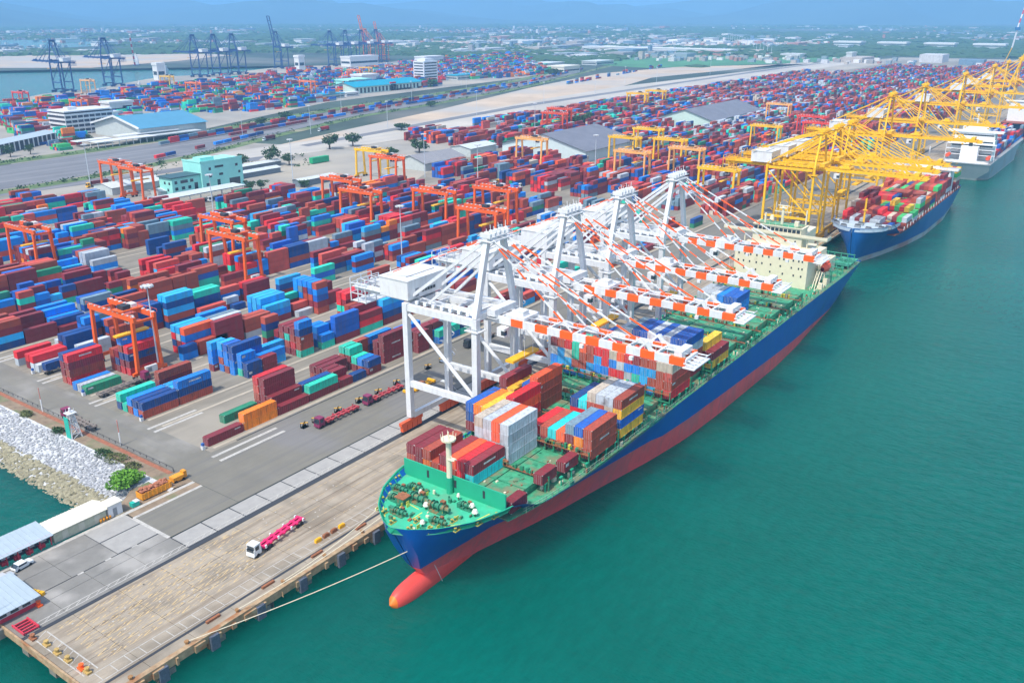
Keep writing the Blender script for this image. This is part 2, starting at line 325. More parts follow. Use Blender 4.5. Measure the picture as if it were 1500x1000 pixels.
# ------------------------------------------------------------------ quay deck on piles
quay = MB(); quay.box(60,132.5,-2.2,98.4,172.0,-0.14); quay.box(98.4,132.5,-2.2,2600,134.2,-0.14); quay.box(65.5,172,-2.2,98.4,187.4,-0.14)
quay = tag(quay.build('quay_deck', CONC), kind='structure')
MB().box(60.1,132.7,-.138,98.3,171.9,-.128,bottom=False).box(66,171.9,-.138,98.3,187,-.128,bottom=False).box(98.3,134.3,-.098,270,168.4,-.09,bottom=False).build('joint_bed', BLACKJ, quay)
mb = MB(); mb.box(59.7,131.9,-1.7,2600,133.1,0.12)
for k in range(36): mb.box(61+4.2*k+U(0,2),131.5,-1.9,62.2+4.2*k+U(0,2.5),131.9,-.3-U(0,.5))
mb; mb.box(59.6,132.5,-1.5,60.0,172,0.12)
mb.build('quay_kerb', mat('kerb_ochre', (0.38,0.27,0.16), 0.85, 0.3, 0.7, col2=(0.30,0.14,0.06), thr=0.56), quay)
# slabs: recessed joints show between them
def slab_mesh(w, d, h=0.14, g=0.10):
    return MB().box(g/2, g/2, -h, w-g/2, d-g/2, 0, bottom=False)
SM = {}
def slab(x, y, w, d, m, z=0.0):
    k = (w, d, m)
    if k not in SM: SM[k] = slab_mesh(w, d, 0.14, 0.36 if m is CONCP else 0.10).mesh('concrete_slab', [m])
    inst('concrete_slab', SM[k], quay, (x, y, z))
for i in range(21):
    for j, (y, d) in enumerate([(132.6,3.2),(136.4,8.0),(144.4,8.0),(152.4,7.7)]): slab(60.1+10*i, y, 10, d, CONC)
for i in range(4):
    for (y, d) in [(161.0,7.4),(168.4,3.6)]: slab(60.1+9.6*i, y, 9.6, d, CONCG)
for i in range(3): slab(66+10.8*i, 172.2, 10.8, 7.4, CONCG if i < 2 else CONCP); slab(66+10.8*i, 179.6, 10.8, 7.4, CONCG if i < 2 else CONCP)
for i in range(20): slab(98.6+8.2*i, 161.6, 8.2, 6.6, CONCP)
mb = MB(); mb.box(270.1,132.6,-0.05,2600,160.0,0.0); mb.box(262.7,161.6,-0.05,2600,168.3,0.0); mb.build('deck_slab_run', CONC, quay)
# crane rails with their grooves
mb = MB(); mb.box(62,159.9,-0.02,2600,160.3,0.06,1); mb.box(62,160.3,-0.06,2600,161.0,-0.01,0); mb.box(62,135.75,-0.02,2600,136.0,0.05,1)
mb.box(62,136.0,-0.06,2600,136.38,-0.01,0); tag(mb.build('crane_rail', [BLACKJ, DARK]), kind='structure')
# painted marks on the deck
mb = MB()
def line(x0,y0,x1,y1,w,z=0.012,m=0):
    d = Vector((x1-x0,y1-y0,0)); n = Vector((-d.y,d.x,0)).normalized()*(w/2)
    mb.poly([(x0-n.x,y0-n.y,z),(x1-n.x,y1-n.y,z),(x1+n.x,y1+n.y,z),(x0+n.x,y0+n.y,z)],m)
for k in range(26):
    line(63+3*k,137.2,63+3*k,140.2,0.16)
line(62,137.2,141,137.2,0.16); line(62,140.2,141,140.2,0.16)
line(61.5,141,61.5,159,0.25); line(64.2,141,64.2,159,0.25)
for k in range(9): line(61.5,142+2*k,64.2,143.4+2*k,0.15)
for k in range(70):
    line(61+2.2*k,162.2,62.6+2.2*k,163.2,0.14,0.02)
line(61,162.1,216,162.1,0.2,0.02); line(61,163.3,216,163.3,0.2,0.02)
line(98.4,168.6,98.4,183,0.9,0.03); line(66,186.8,118,186.3,1.1,0.02); line(98.4,183,118,183,0.9,0.04)
for x in (66.5,78,84.5,91): line(x,172.0,x+1.4,172.0,0.5,0.03)
tag(mb.build('white_deck_marking', LINEW), kind='structure')
mb = MB()
for r_ in range(9):
    y = 142.2+1.95*r_; x = 66.0
    while x < 102 + 3*(r_ % 3):
        if R() > 0.06: line(x, y, x+2.6, y+0.9, 0.17)
        if R() > 0.5: line(x, y+0.9, x+2.4, y+0.9, 0.13)
        x += 2.15
for r_ in range(9):
    line(66,142.1+1.95*r_,104+U(0,10),142.1+1.95*r_,0.13)
for k in range(40): line(105+U(0,80),142+U(0,16),0,0,0.1) if False else None
for r_ in range(5): line(104,143.5+3.6*r_,170,143.5+3.6*r_,0.12)
tag(mb.build('yellow_deck_marking', LINEY), kind='structure')
mb = MB()
for k in range(46): 
    x, y = 68+U(0,70), 143+2*random.randrange(8); mb.poly([(x,y,.02),(x+.35,y,.02),(x+.35,y+.35,.02),(x,y+.35,.02)])
tag(mb.build('deck_socket_marking', LINEW), kind='structure')
# yard lane paint and curb
mb = MB()
for k in range(0, 14):
    y = 197.2+31.1*k
    for dy in (-7.6,-4.4) if k else (-6.9,-3.4):
        line(129.3, y+dy, 146 if k else 152, y+dy, 1.1 if dy > -9 else 0.6, 0.035)
for x in range(135, 480, 5): pass
tag(mb.build('yard_lane_marking', LINEW), kind='structure')
mb = MB(); mb.box(140,196.5,0,620,197.0,0.25,0)
for k in range(0,13):
    y = 197.2+31.1*k
    for yy in (y+0.4, y+24.4): mb.box(133,yy,0.0,480,yy+1.1,0.05,1)
mb.build('yard_curb', [CONCG, mat('gantry_runway', (0.40,0.36,0.29), 0.9, 0.15, 0.3)]); tag(bpy.data.objects['yard_curb'], kind='structure')
# piles and fenders
pm = MB().tube((0,0,-9),(0,0,-2.2),0.75,8).box(-1.3,-1.2,-3.3,1.3,1.2,-2.0).mesh('quay_pile',[mat('pile_concrete', (0.20,0.19,0.16), 0.9, 0.3, 1)])
fm = MB(); fm.box(-1.0,-0.9,-3.6,1.0,-0.2,-0.4,0); fm.box(-1.25,-0.2,-3.2,1.25,0.5,-0.7,1)
fm = fm.mesh('quay_fender',[mat('fender_face', (0.10,0.12,0.16), 0.7, 0.3, 2), mat('kerb_ochre',(0,0,0))])
def lab(n, first, last, mid):
    return lambda i, tot: first if i == 0 else (last if i == tot-1 else mid.format(ORD[i]))
for i in range(8):
    x = 71.5+11.5*i
    p = inst('quay_fender', fm, None, (x,132.1,0)); tag(p, f'dark steel fender on the quay face, {ORD[i]} from the open quay corner', 'fender', 'fenders on the quay face')
k = 0
for i in range(13):
    for j, y in enumerate((133.2,141,150,160)):
        if j == 0 or i == 0:
            x = 61.5+11.5*i if i else 61.2
            p = inst('quay_pile', pm, quay, (x, y, 0))
for i in range(13): inst('quay_bollard', SM.setdefault('bol', MB().tube((0,0,0),(0,0,0.5),0.3,8).tube((0,0,0.5),(0,0,0.75),0.48,8).mesh('quay_bollard',[mat('bollard_rust',(0.30,0.16,0.06),0.7,0.3,3)])), quay, (66+12*i,133.2,0.0))
# ------------------------------------------------------------------ rocks, shrubs
mbw = MB(); mbt = MB()
for i in range(6500):
    y = 190+ (R()**1.3)*190; u = R()
    if u < 0.55:
        x = U(102.5,111.8) if y > 200 else U(102.5,110); z = 0.4 + (x-112.5)*5.4/18.5 + 0.1
        mbw.rock((x,y,z), U(0.25,0.62)*(1 if y<330 else 1.5))
    else:
        x = U(94.5,102.6)+ (1.5 if y<197 else 0); z = 0.4 + (x-112.5)*5.4/18.5 + 0.1
        mbt.rock((x,y,z), U(0.4,0.85)*(1 if y<330 else 1.4))
tag(mbw.build('white_riprap_rocks', ROCKW), 'loose white rocks covering the upper shore slope', 'rocks', kind='stuff')
tag(mbt.build('tan_riprap_rocks', ROCKT), 'tan boulders along the waterline of the basin', 'rocks', kind='stuff')
def leaf_cloud(mb, cx, cy, cz, rx, ry, rz, n, s):
    for _ in range(n):
        while True:
            x, y, z = U(-1,1), U(-1,1), U(-1,1); d = x*x+y*y+z*z
            if 0.25 < d < 1: break
        k = 1+0.25*math.sin(5*x+3*y)
        c = Vector((cx+x*rx*k, cy+y*ry*k, cz+z*rz*k)); a = Vector((U(-1,1),U(-1,1),U(-.6,.6))).normalized()*s*U(.6,1.3)
        b = a.cross(Vector((U(-1,1),U(-1,1),U(-1,1)))).normalized()*s*U(.6,1.2)
        mb.poly([c-a-b*.4, c+b, c+a-b*.4])
def tree(x, y, h, r, label, group=None, m=None, n=420):
    t = thing('tree', label, 'tree', (x,y,0), 0, group); m = m or FOL
    tr = MB().tube((0,0,-0.3),(0.1,0.1,h*.5),r*.10,7,0,r*.06)
    for k in range(4):
        a = k*1.6+U(0,.8); tr.tube((0.05,0.05,h*.38),(math.cos(a)*r*.5,math.sin(a)*r*.5,h*.68),r*.05,5,0,r*.02)
    tr.build('trunk', BARK, t)
    cb = MB(); leaf_cloud(cb,0,0,h*.62,r*.7,r*.7,h*.32,n*2//3,r*.12)
    for k in range(6):
        a = U(0,6.3); q_ = U(.45,.95); leaf_cloud(cb,math.cos(a)*r*q_,math.sin(a)*r*q_,h*U(.42,.95),r*U(.25,.45),r*U(.25,.45),h*U(.1,.2),n//6,r*.10)
    cb.build('crown', m, t); return t
b = thing('shrub','large bright green shrub on the rocks beside the orange skip','shrub',(107,199.5,0.3))
cb = MB(); leaf_cloud(cb,0,0,1.4,4.4,3.4,1.7,1500,0.42); cb.build('foliage',FOLB,b); MB().tube((0,0,-1.2),(0,0,1.2),.2,6).tube((0,0,-.5),(1.2,.8,1.4),.12,5).build('stem',BARK,b)
for i,(x,y,r_,lb) in enumerate([(113.2,214,2.6,'low brownish green shrub on the rocks below the white lamp post'),(112.6,219,2.0,'small green shrub between the light tower and the low brown shrub'),(113,206,1.8,'sparse green shrub on the rocks above the large bright shrub'),(113,243,1.6,'small yellowish shrub on the shore beyond the light tower'),(113.4,262,1.6,'small dry shrub near the far end of the rock slope')]):
    b = thing('shrub',lb,'shrub',(x,y,0.2)); cb = MB(); leaf_cloud(cb,0,0,.6,r_,r_*1.5,.8,420,.3); cb.build('foliage',mat('dry_foliage',(0.12,0.14,0.05),0.9,0.5,1.2) if i%2==0 else FOL,b); MB().tube((0,0,-.8),(0,0,.6),.1,5).build('stem',BARK,b)
# boundary fence along the shore road
fe = thing('boundary_wall','low grey wall with dark rail between the shore road and the rocks','wall',(118,0,0))
MB().box(-.15,195,0,.15,420,0.7).build('wall_panel',CONCG,fe); mb = MB()
for k in range(75): mb.box(-.06,195+3*k,.7,.06,195.12+3*k,1.5)
mb.box(-.04,195,1.4,.04,420,1.5); mb.build('railing',DARK,fe)
MB().box(-1.6,195,0.0,-.2,420,0.12).build('kerb',mat('brick_kerb',(0.30,0.12,0.07),.9,.25,1),fe)
print('setting done')
# ------------------------------------------------------------------ shipping containers
CC = {'m':(0.20,0.022,0.032),'r':(0.33,0.060,0.035),'R':(0.58,0.022,0.030),'o':(0.90,0.19,0.012),'B':(0.006,0.20,0.66),'l':(0.02,0.33,0.72),
      'b':(0.006,0.055,0.22),'n':(0.012,0.10,0.42),'s':(0.13,0.21,0.27),'t':(0.02,0.50,0.36),'g':(0.02,0.22,0.12),'w':(0.40,0.45,0.50),'k':(0.46,0.41,0.34),
      'y':(0.78,0.42,0.035),'p':(0.48,0.07,0.05),'c':(0.02,0.62,0.66),'e':(0.75,0.10,0.03),'j':(0.05,0.42,0.13)}
CN = {'m':'maroon','r':'rust brown','R':'bright red','o':'orange','B':'bright blue','l':'sky blue','b':'navy blue','n':'deep blue','s':'steel grey blue','t':'teal',
      'g':'dark green','w':'pale grey','k':'stained beige','y':'ochre yellow','p':'brick red','c':'cyan','e':'orange red','j':'leaf green'}
H = 2.59; CW = 2.44
def cont_mesh(L, name):
    mb = MB(); Wd = CW
    pr = []  # corrugation
    n = 16 if L > 8 else 8
    for x in (0, L-.16):
        for y in (0, Wd-.16): mb.box(x,y,0,x+.16,y+.16,H)
    for y in (0.0, Wd-.1):
        mb.box(.16,y,0,L-.16,y+.1,.16); mb.box(.16,y,H-.12,L-.16,y+.1,H)
    mb.box(L-.1,.16,0,L-.02,Wd-.16,H); mb.box(0.0,.16,H-.14,.1,Wd-.16,H); mb.box(0.0,.16,0,.1,Wd-.16,.16)
    step = (L-.32)/n
    for s, y0, y1 in ((-1,.03,.09),(1,Wd-.03,Wd-.09)):
        xs = []
        for i in range(n):
            x = .16+i*step; xs += [(x,y0),(x+step*.4,y0),(x+step*.5,y1),(x+step*.9,y1)]
        xs.append((L-.16,y0)); b = len(mb.v)
        for x,y in xs: mb.v += [(x,y,.16),(x,y,H-.12)]
        for i in range(len(xs)-1):
            f = (b+2*i,b+2*i+2,b+2*i+3,b+2*i+1); mb.f.append(f if s < 0 else f[::-1]); mb.m.append(0); mb.c.append(None)
    mb.poly([(.16,.1,H-.03),(L-.1,.1,H-.03),(L-.1,Wd-.1,H-.03),(.16,Wd-.1,H-.03)])
    for i in range(1, n, 2): mb.box(.16+i*step,.1,H-.03,.16+i*step+.25,Wd-.1,H-.005,0,bottom=False)
    for x in (0,L-.18):
        for y in (-.012,Wd-.17):
            for z in (0.0,H-.13): mb.box(x-.006,y,z,x+.19,y+.18,z+.135,1)
    return mb.mesh(name, [PAINT, mat('corner_casting',(0.45,0.42,0.40),.6,.2,3)])
def door_mesh(side):
    mb = MB(); y0 = .17 if side == 0 else CW/2+.01; y1 = CW/2-.01 if side == 0 else CW-.17
    mb.box(.02,y0,.17,.10,y1,H-.15,0)
    for k in range(3): mb.box(-.005,y0+.08,.35+.72*k,.03,y1-.08,.85+.72*k,0)
    for u in (.28,.72): mb.box(-.035,y0+(y1-y0)*u-.02,.1,.0,y0+(y1-y0)*u+.02,H-.08,1)
    return mb.mesh('door', [PAINT, mat('lock_rod',(0.5,0.5,0.5),.5,.1,3)])
CM = {40: cont_mesh(12.19,'shipping_container'), 20: cont_mesh(6.06,'shipping_container'), 45: cont_mesh(13.7,'shipping_container')}
DM = [door_mesh(0), door_mesh(1)]
LEN = {40:12.19, 20:6.06, 45:13.7}
def mark_mesh(v):
    mb = MB()
    mb.box(*[(9.2,-.02,1.75,11.2,.0,2.1),(4.0,-.02,1.2,8.4,.0,1.65),(.6,-.02,1.6,2.4,.0,2.15),(.5,-.02,1.3,1.8,.0,2.1)][v])
    return mb.mesh('marking_panel', [mat('marking_paint',(0.62,0.63,0.64),.6,.25,2.5,col2=(0.4,0.4,0.4),thr=.5)])
MM = [mark_mesh(i) for i in range(4)]
def jit(c): k = U(1.0,1.4); return tuple(max(0,min(.88,v*k)) for v in c)
LABELS = set()
def container(x, y, z, L, code, label, group, fancy=True):
    if label in LABELS: raise ValueError('dup '+label)
    LABELS.add(label)
    col = jit(CC[code]); o = inst('shipping_container', CM[L], None, (x+U(-.05,.05),y+U(-.03,.03),z), 0, col)
    tag(o, label, 'shipping container', group)
    for d in DM: inst('door', d, o, (0,0,0), 0, col)
    if code not in 'wkys' and R() < .26: inst('marking_panel', MM[3] if L == 20 else MM[random.randrange(3)], o)
    return o
def is_vis(grid, k):
    """top of its stack, or its seaward or near neighbour is lower"""
    return True
YARD = []   # (x,y,z,L,code,row,lane,bay,tier,ntier)
def stack(row, lane, x, L, codes):
    y = 199.7 + 31.1*row + 2.85*lane
    for t, c in enumerate(codes): YARD.append([x, y, t*H, L, c, row, lane, t, len(codes)])
SLOT = lambda n: 132.7+12.65*n
def st(row, n, lane, codes, off=0.0, L=40): stack(row, lane, SLOT(n)+off, L, codes)
# quayside row
st(0,0,0,'m'); st(0,1,0,'oo'); st(0,1,3,'g',-.6); st(0,2,0,'m'); st(0,2,1,'mm'); st(0,2,2,'mmmm'); st(0,2,3,'mrpR'); st(0,3,0,'mt'); st(0,3,1,'mb'); 
st(0,4,0,'m',0,20); st(0,4,0,'b',6.3,20); st(0,4,1,'rm',0,20); st(0,4,2,'tm',0,20); st(0,4,3,'mm'); st(0,4,4,'rm'); st(0,5,0,'mb',1,20); st(0,5,1,'rB',1,20)
st(0,5,2,'mt',1,20); st(0,5,3,'mmt',1,20); st(0,5,4,'mrt',1,20); st(0,5,4,'mrr',7.3,20); st(0,6,1,'mmmm',-1); st(0,6,2,'mmm',-1); st(0,6,4,'mbB'); st(0,7,0,'mmm',1,20); st(0,7,1,'rmm',0); st(0,7,2,'bB'); st(0,7,3,'btB')
st(0,8,0,'Bt'); st(0,8,1,'lBm'); st(0,8,3,'rm'); st(0,9,0,'tb'); st(0,9,1,'mm'); st(0,9,2,'rmm'); st(0,9,4,'mB'); st(0,10,1,'mm'); st(0,10,3,'mbr'); st(0,11,0,'b'); st(0,11,2,'mm')
# second row
st(1,0,0,'rb'); st(1,0,1,'Bb'); st(1,0,2,'rB'); st(1,0,3,'t'); st(1,0,4,'bt'); st(1,1,0,'rbB'); st(1,1,1,'ml'); st(1,1,2,'ll'); st(1,1,4,'mmr',1)
st(1,3,0,'bb',1,20); st(1,3,1,'tBB',1,20); st(1,3,2,'BBnb'); st(1,3,3,'rBBn',0,20); st(1,3,4,'BrBl',0,20); st(1,3,5,'mBBl',-2,20); st(1,3,0,'mm',7.5,20); st(1,3,1,'lB',7.5); st(1,4,3,'Bl',1); 
st(1,5,0,'trrbB',-1,20); st(1,5,1,'mRrm',-1,20); st(1,5,2,'mrtm',-1,20); st(1,5,3,'rmrm',-1); st(1,5,5,'Bmgbr',-4,20); st(1,5,4,'Bbm',-1,20); st(1,6,0,'tB',-3.5,20); st(1,6,1,'BnB',-3,20); st(1,6,2,'nBB',-3,20)
st(1,6,0,'mnnn',3.4); st(1,6,1,'mnb',3.4); st(1,6,3,'rm',3); st(1,7,0,'tRm',3.4); st(1,7,1,'mmmm',3.4); st(1,7,2,'lBrr',3.4); st(1,8,0,'mbBl',3.4); st(1,8,1,'mBBl',3.4); st(1,8,3,'mrm',3); 
st(1,8,5,'RrtRR',-5); st(1,8,4,'RrtmR',-5); st(1,9,2,'mrRRR',-5); st(1,9,3,'rmpR',-4.5); st(1,9,0,'rm',5); st(1,10,0,'mm',5); st(1,10,1,'bm',5); st(1,10,4,'mr',5); st(1,11,2,'Bb'); st(1,11,5,'rr')
# third row
st(2,0,0,'g'); st(2,0,1,'w'); st(2,0,2,'B'); st(2,0,4,'RrmR',1.4); st(2,0,5,'rmmb',1.4); st(2,1,1,'RmbR',4.8); st(2,1,2,'RmbrB',4.6); st(2,1,3,'mbm',4.6); st(2,1,4,'rmr',4.6); 
st(2,3,1,'mRBe',1.5); st(2,3,2,'smwl',1.5); st(2,3,3,'RbRl',1.5); st(2,3,0,'Bb',-2,20); st(2,3,0,'rr',5); st(2,4,0,'mmmm',-.5); st(2,4,1,'mmmw',1.5); st(2,4,2,'rmms',1.5); st(2,4,4,'mbRB',1.5)
st(2,5,0,'wrr',0); st(2,5,1,'rmr',0); st(2,5,3,'mw',0); st(2,6,3,'mBBl',2); st(2,6,4,'mBll',2); st(2,6,5,'bBBl',2); st(2,6,2,'mBl',2); st(2,7,1,'w',3); st(2,7,2,'mp',3); st(2,7,4,'rmt',3)
st(2,8,0,'rmnBr',-2,20); st(2,8,1,'lmrnB',-2,20); st(2,8,2,'rmrmB',-2,20); st(2,8,3,'mrBsB',-2,20); st(2,8,4,'trmBB',-2,20); st(2,8,2,'mm',5); st(2,8,4,'mmm',5); st(2,8,5,'rmm',5)
st(2,10,0,'rr',0); st(2,10,1,'rm',0); st(2,11,0,'mr',0); st(2,11,3,'mmr'); st(2,12,0,'mb'); st(2,12,2,'rm')
# fourth row
st(3,0,0,'w',1); st(3,0,1,'wR',1); st(3,0,2,'mR',1); st(3,0,4,'wR',0); st(3,1,2,'bbb',2); st(3,1,3,'bmb',2); st(3,1,4,'rw',2); st(3,1,0,'ww',3); st(3,2,0,'mrr',4); st(3,2,1,'mrbr',4)
st(3,2,4,'BrbB',0,20); st(3,2,5,'rBnb',0,20); st(3,2,4,'mmB',7,20); st(3,3,2,'mbbb',3); st(3,3,3,'mwbb',3); st(3,3,4,'Rrmm',3); st(3,4,1,'brlbl',3); st(3,4,2,'bmrBl',3); st(3,4,3,'mrBr',3); st(3,5,0,'rp',3); st(3,5,2,'bbbt',5); st(3,5,3,'bmrt',5)
st(3,6,0,'b',6,20); st(3,6,1,'mw',5,20); st(3,6,3,'mBp',4); st(3,7,2,'mmm',5); st(3,7,3,'mbR',5); st(3,8,0,'mbl',5)
random.seed(21)
PALN = 'mmmmmmmmmmrrrrrrrppRRRBBBBbbbnnllttsswgo'
PALF = 'mmmmmmmmmmrrrrrrrppRRBBbbbnnsstgwwke'
def ylim(x):
    pts = [(120,600),(283,600),(300,560),(314,487),(363,487),(395,448),(471,426),(490,436)]
    for (a,b),(c,d) in zip(pts[:-1],pts[1:]):
        if a <= x <= c: return b+(d-b)*(x-a)/(c-a)
    return 470
HOLES = [(616,362,722,466),(878,368,1040,448),(430,440,640,620),(470,200,496,560),(700,520,760,600),(800,196,812,620),(1180,196,1196,620),(1500,196,1520,620)]
BLK = {}
def rand_row(row, n0, n1, dens, tmax, pal, xoff=0):
    for n in range(n0, n1):
        x = SLOT(n)+xoff; y0 = 199.7+31.1*row
        if any(a <= x+6 <= c and b <= y0+8 <= d for a,b,c,d in HOLES): continue
        if x < 490 and y0+14 > ylim(x): continue
        if x < 490 and R() < 0.12: continue
        two = R() < 0.3; base = random.choice(pal)
        if 815 < x < 1060 and row in (5,6): base = 'w'
        th = U(.45,1)*tmax
        if n % 9 == 8 and x > 500: continue
        for lane in range(6):
            if R() > dens: continue
            for s in ((0,20),(6.25,20)) if two else ((0,40),):
                nt = max(1, min(int(tmax), int(round(th+U(-1.2,1.2))))); codes = ''.join(base if R() < .42 else random.choice(pal) for _ in range(nt))
                stack(row, lane, x+s[0], s[1], codes)
rand_row(0,12,28,.42,2.6,PALN); rand_row(1,12,28,.5,3.4,PALN); rand_row(2,13,28,.5,3.8,PALN); rand_row(3,9,28,.55,4,PALN)
for r_ in range(4,13): rand_row(r_, (0 if r_ < 9 else 2), 28, .68 if r_ < 8 else .66, 4.6 if r_ < 9 else 3.6, PALN, U(0,2))
for r_ in range(0,13):
    n1 = 178 if r_ < 5 else (158 if r_ < 10 else 134)
    rand_row(r_, 29, n1, .80, 4.9, PALF, U(0,3))
# which are hidden inside the stacks?
occ = {}
for c in YARD: occ.setdefault((c[5], c[6]), []).append(c)
def covered(c):
    x, y, z, L, code, row, lane, t, nt = c; l = LEN[L]
    if t == nt-1: return False
    def has(rw, ln, x0, x1, tt):
        cov = 0
        for d in occ.get((rw, ln), []):
            if d[7] == tt: cov += max(0, min(x1, d[0]+LEN[d[3]]) - max(x0, d[0]))
        return cov > (x1-x0)*.8
    return has(row, lane-1, x, x+l, t) and has(row, lane, x-2.2, x-.6, t)
cov = []; YV = []
for c in YARD:
    (cov if (c[0] < 420 and covered(c)) else YV).append(c)
def infr(c):
    d = Vector((c[0]+3, c[1], c[2]-115)); fx, fy = 0.7631*d.x+0.5443*d.y, 0
    dep = 0.7631*d.x+0.5443*d.y-0.3483*d.z; rt = 0.5807*d.x-0.8141*d.y
    return dep > 0 and abs(rt/dep) < 0.60
YV.sort(key=lambda c: c[0]**2*1.0+c[1]**2 if infr(c) else 1e9)
NIND = 150
near, rest = YV[:NIND], YV[NIND:]
ROWN = ['quayside row','second yard row','third yard row','fourth yard row','fifth yard row','sixth yard row','seventh yard row','eighth yard row']
TI = ['ground','second','third','fourth','fifth']
near_s = {}
for c in near: near_s.setdefault(c[5], set()).add(round(c[0],1))
bayidx = {r_: {x: i for i, x in enumerate(sorted(s))} for r_, s in near_s.items()}
for c in near:
    x, y, z, L, code, row, lane, t, nt = c; b = bayidx[row][round(x,1)]
    tier = 'lone' if nt == 1 else ('top' if t == nt-1 else TI[t]+' tier')
    where = f'lane {ORD[lane]}' 
    label = f"{CN[code]} {'forty' if L==40 else 'twenty'} foot container, {tier}, {ORD[lane]} lane, {ORD[b]} bay, {ROWN[row]}"
    container(x, y, z, L, code, label, 'containers stacked in the yard')
mb = MB()
for c in rest+cov:
    x, y, z, L, code, row, lane, t, nt = c
    mb.box(x,y,z+.03,x+LEN[L],y+CW,z+H-.03,0,jit(CC[code]),bottom=False)
tag(mb.build('stacked_yard_containers', CATT), 'rows of stacked containers filling the yard behind the nearest stacks', 'containers', kind='stuff')
print('yard', len(YARD), 'near', len(near), 'rest', len(rest))
# northern port stacks beyond the railway
NP = [(458,984),(562,1197),(640,1244),(688,1210),(868,1319),(1118,1372),(1247,1426),(1365,1372),(1880,1540),(2150,1500),(1529,990),(1397,990),(1240,1060),(1150,960),(940,1010),(900,935),(745,890),(673,945),(640,1000),(520,900),(400,770)]
def inpoly(x, y, P):
    c = False; j = len(P)-1
    for i in range(len(P)):
        if (P[i][1] > y) != (P[j][1] > y) and x < (P[j][0]-P[i][0])*(y-P[i][1])/(P[j][1]-P[i][1])+P[i][0]: c = not c
        j = i
    return c
mb = MB(); y = 760; PALP = 'mmmrrrRRooBBbbnnbbsstjwweg'; cnt = 0
while y < 1560:
    x = 330+U(0,8)
    while x < 2200:
        if inpoly(x, y, NP) and R() < .86:
            base = random.choice(PALP); th = U(1,5)
            for lane in range(6):
                nt = int(max(1,min(5,th+U(-1,1)))) if R() < .9 else 0
                for t in range(nt):
                    c = CC[base if R() < .45 else random.choice(PALP)]
                    mb.box(x,y+2.8*lane,t*H+.03,x+12.19,y+2.8*lane+2.44,(t+1)*H,0,jit(c),bottom=False); cnt += 1
        x += 12.6 if R() < .93 else 26
    y += 25 if y < 1100 else 30
tag(mb.build('far_port_containers', CATT), 'hazy mass of stacked containers in the far port beyond the railway', 'containers', kind='stuff')
# containers on the trains and lots between
mb = MB(); PALT = 'mmrRBbbsn'
def along(pl, step, off, p, pal, zz=1.1, tmax=1):
    for a, b in zip(pl[:-1], pl[1:]):
        d = Vector((b[0]-a[0], b[1]-a[1], 0)); n = d.length; d /= n; k = 0
        while k < n-step:
            if R() < p:
                for t in range(random.randint(1,tmax)):
                    q = Vector((a[0],a[1],0))+d*k; s = Vector((-d.y,d.x,0)); w = 1.25; c = jit(CC[random.choice(pal)])
                    P = [q+s*(off-w), q+d*12-s*0+s*(off-w), q+d*12+s*(off+w), q+s*(off+w)]
                    b0 = len(mb.v); z0 = zz+t*H
                    for zq in (z0, z0+H):
                        for v in P: mb.v.append((v.x,v.y,zq))
                    for f in ((0,1,5,4),(1,2,6,5),(2,3,7,6),(3,0,4,7),(4,5,6,7)): mb.f.append(tuple(b0+i for i in f)); mb.m.append(0); mb.c.append(c)
            k += step
along([(480,755),(673,800),(835,833),(1034,863),(1327,922),(1700,1040)],12.8,-14,.86,PALT,1.1,2)
along([(560,745),(673,770),(835,805),(1034,838),(1327,892)],12.8,-4,.8,PALT)
along([(713,579),(1322,611)],13,0,1,'RpRR',0.8); along([(760,597),(1322,620)],13,0,.3,PALT,0.8)
along([(430,680),(590,735)],14,-8,.45,'mRBb',1.1)
along([(1330,800),(1900,905)],13,30,.5,PALT,0,3)
tag(mb.build('rail_wagon_containers', CATT), 'containers loaded on the freight trains along the railway', 'containers', kind='stuff')
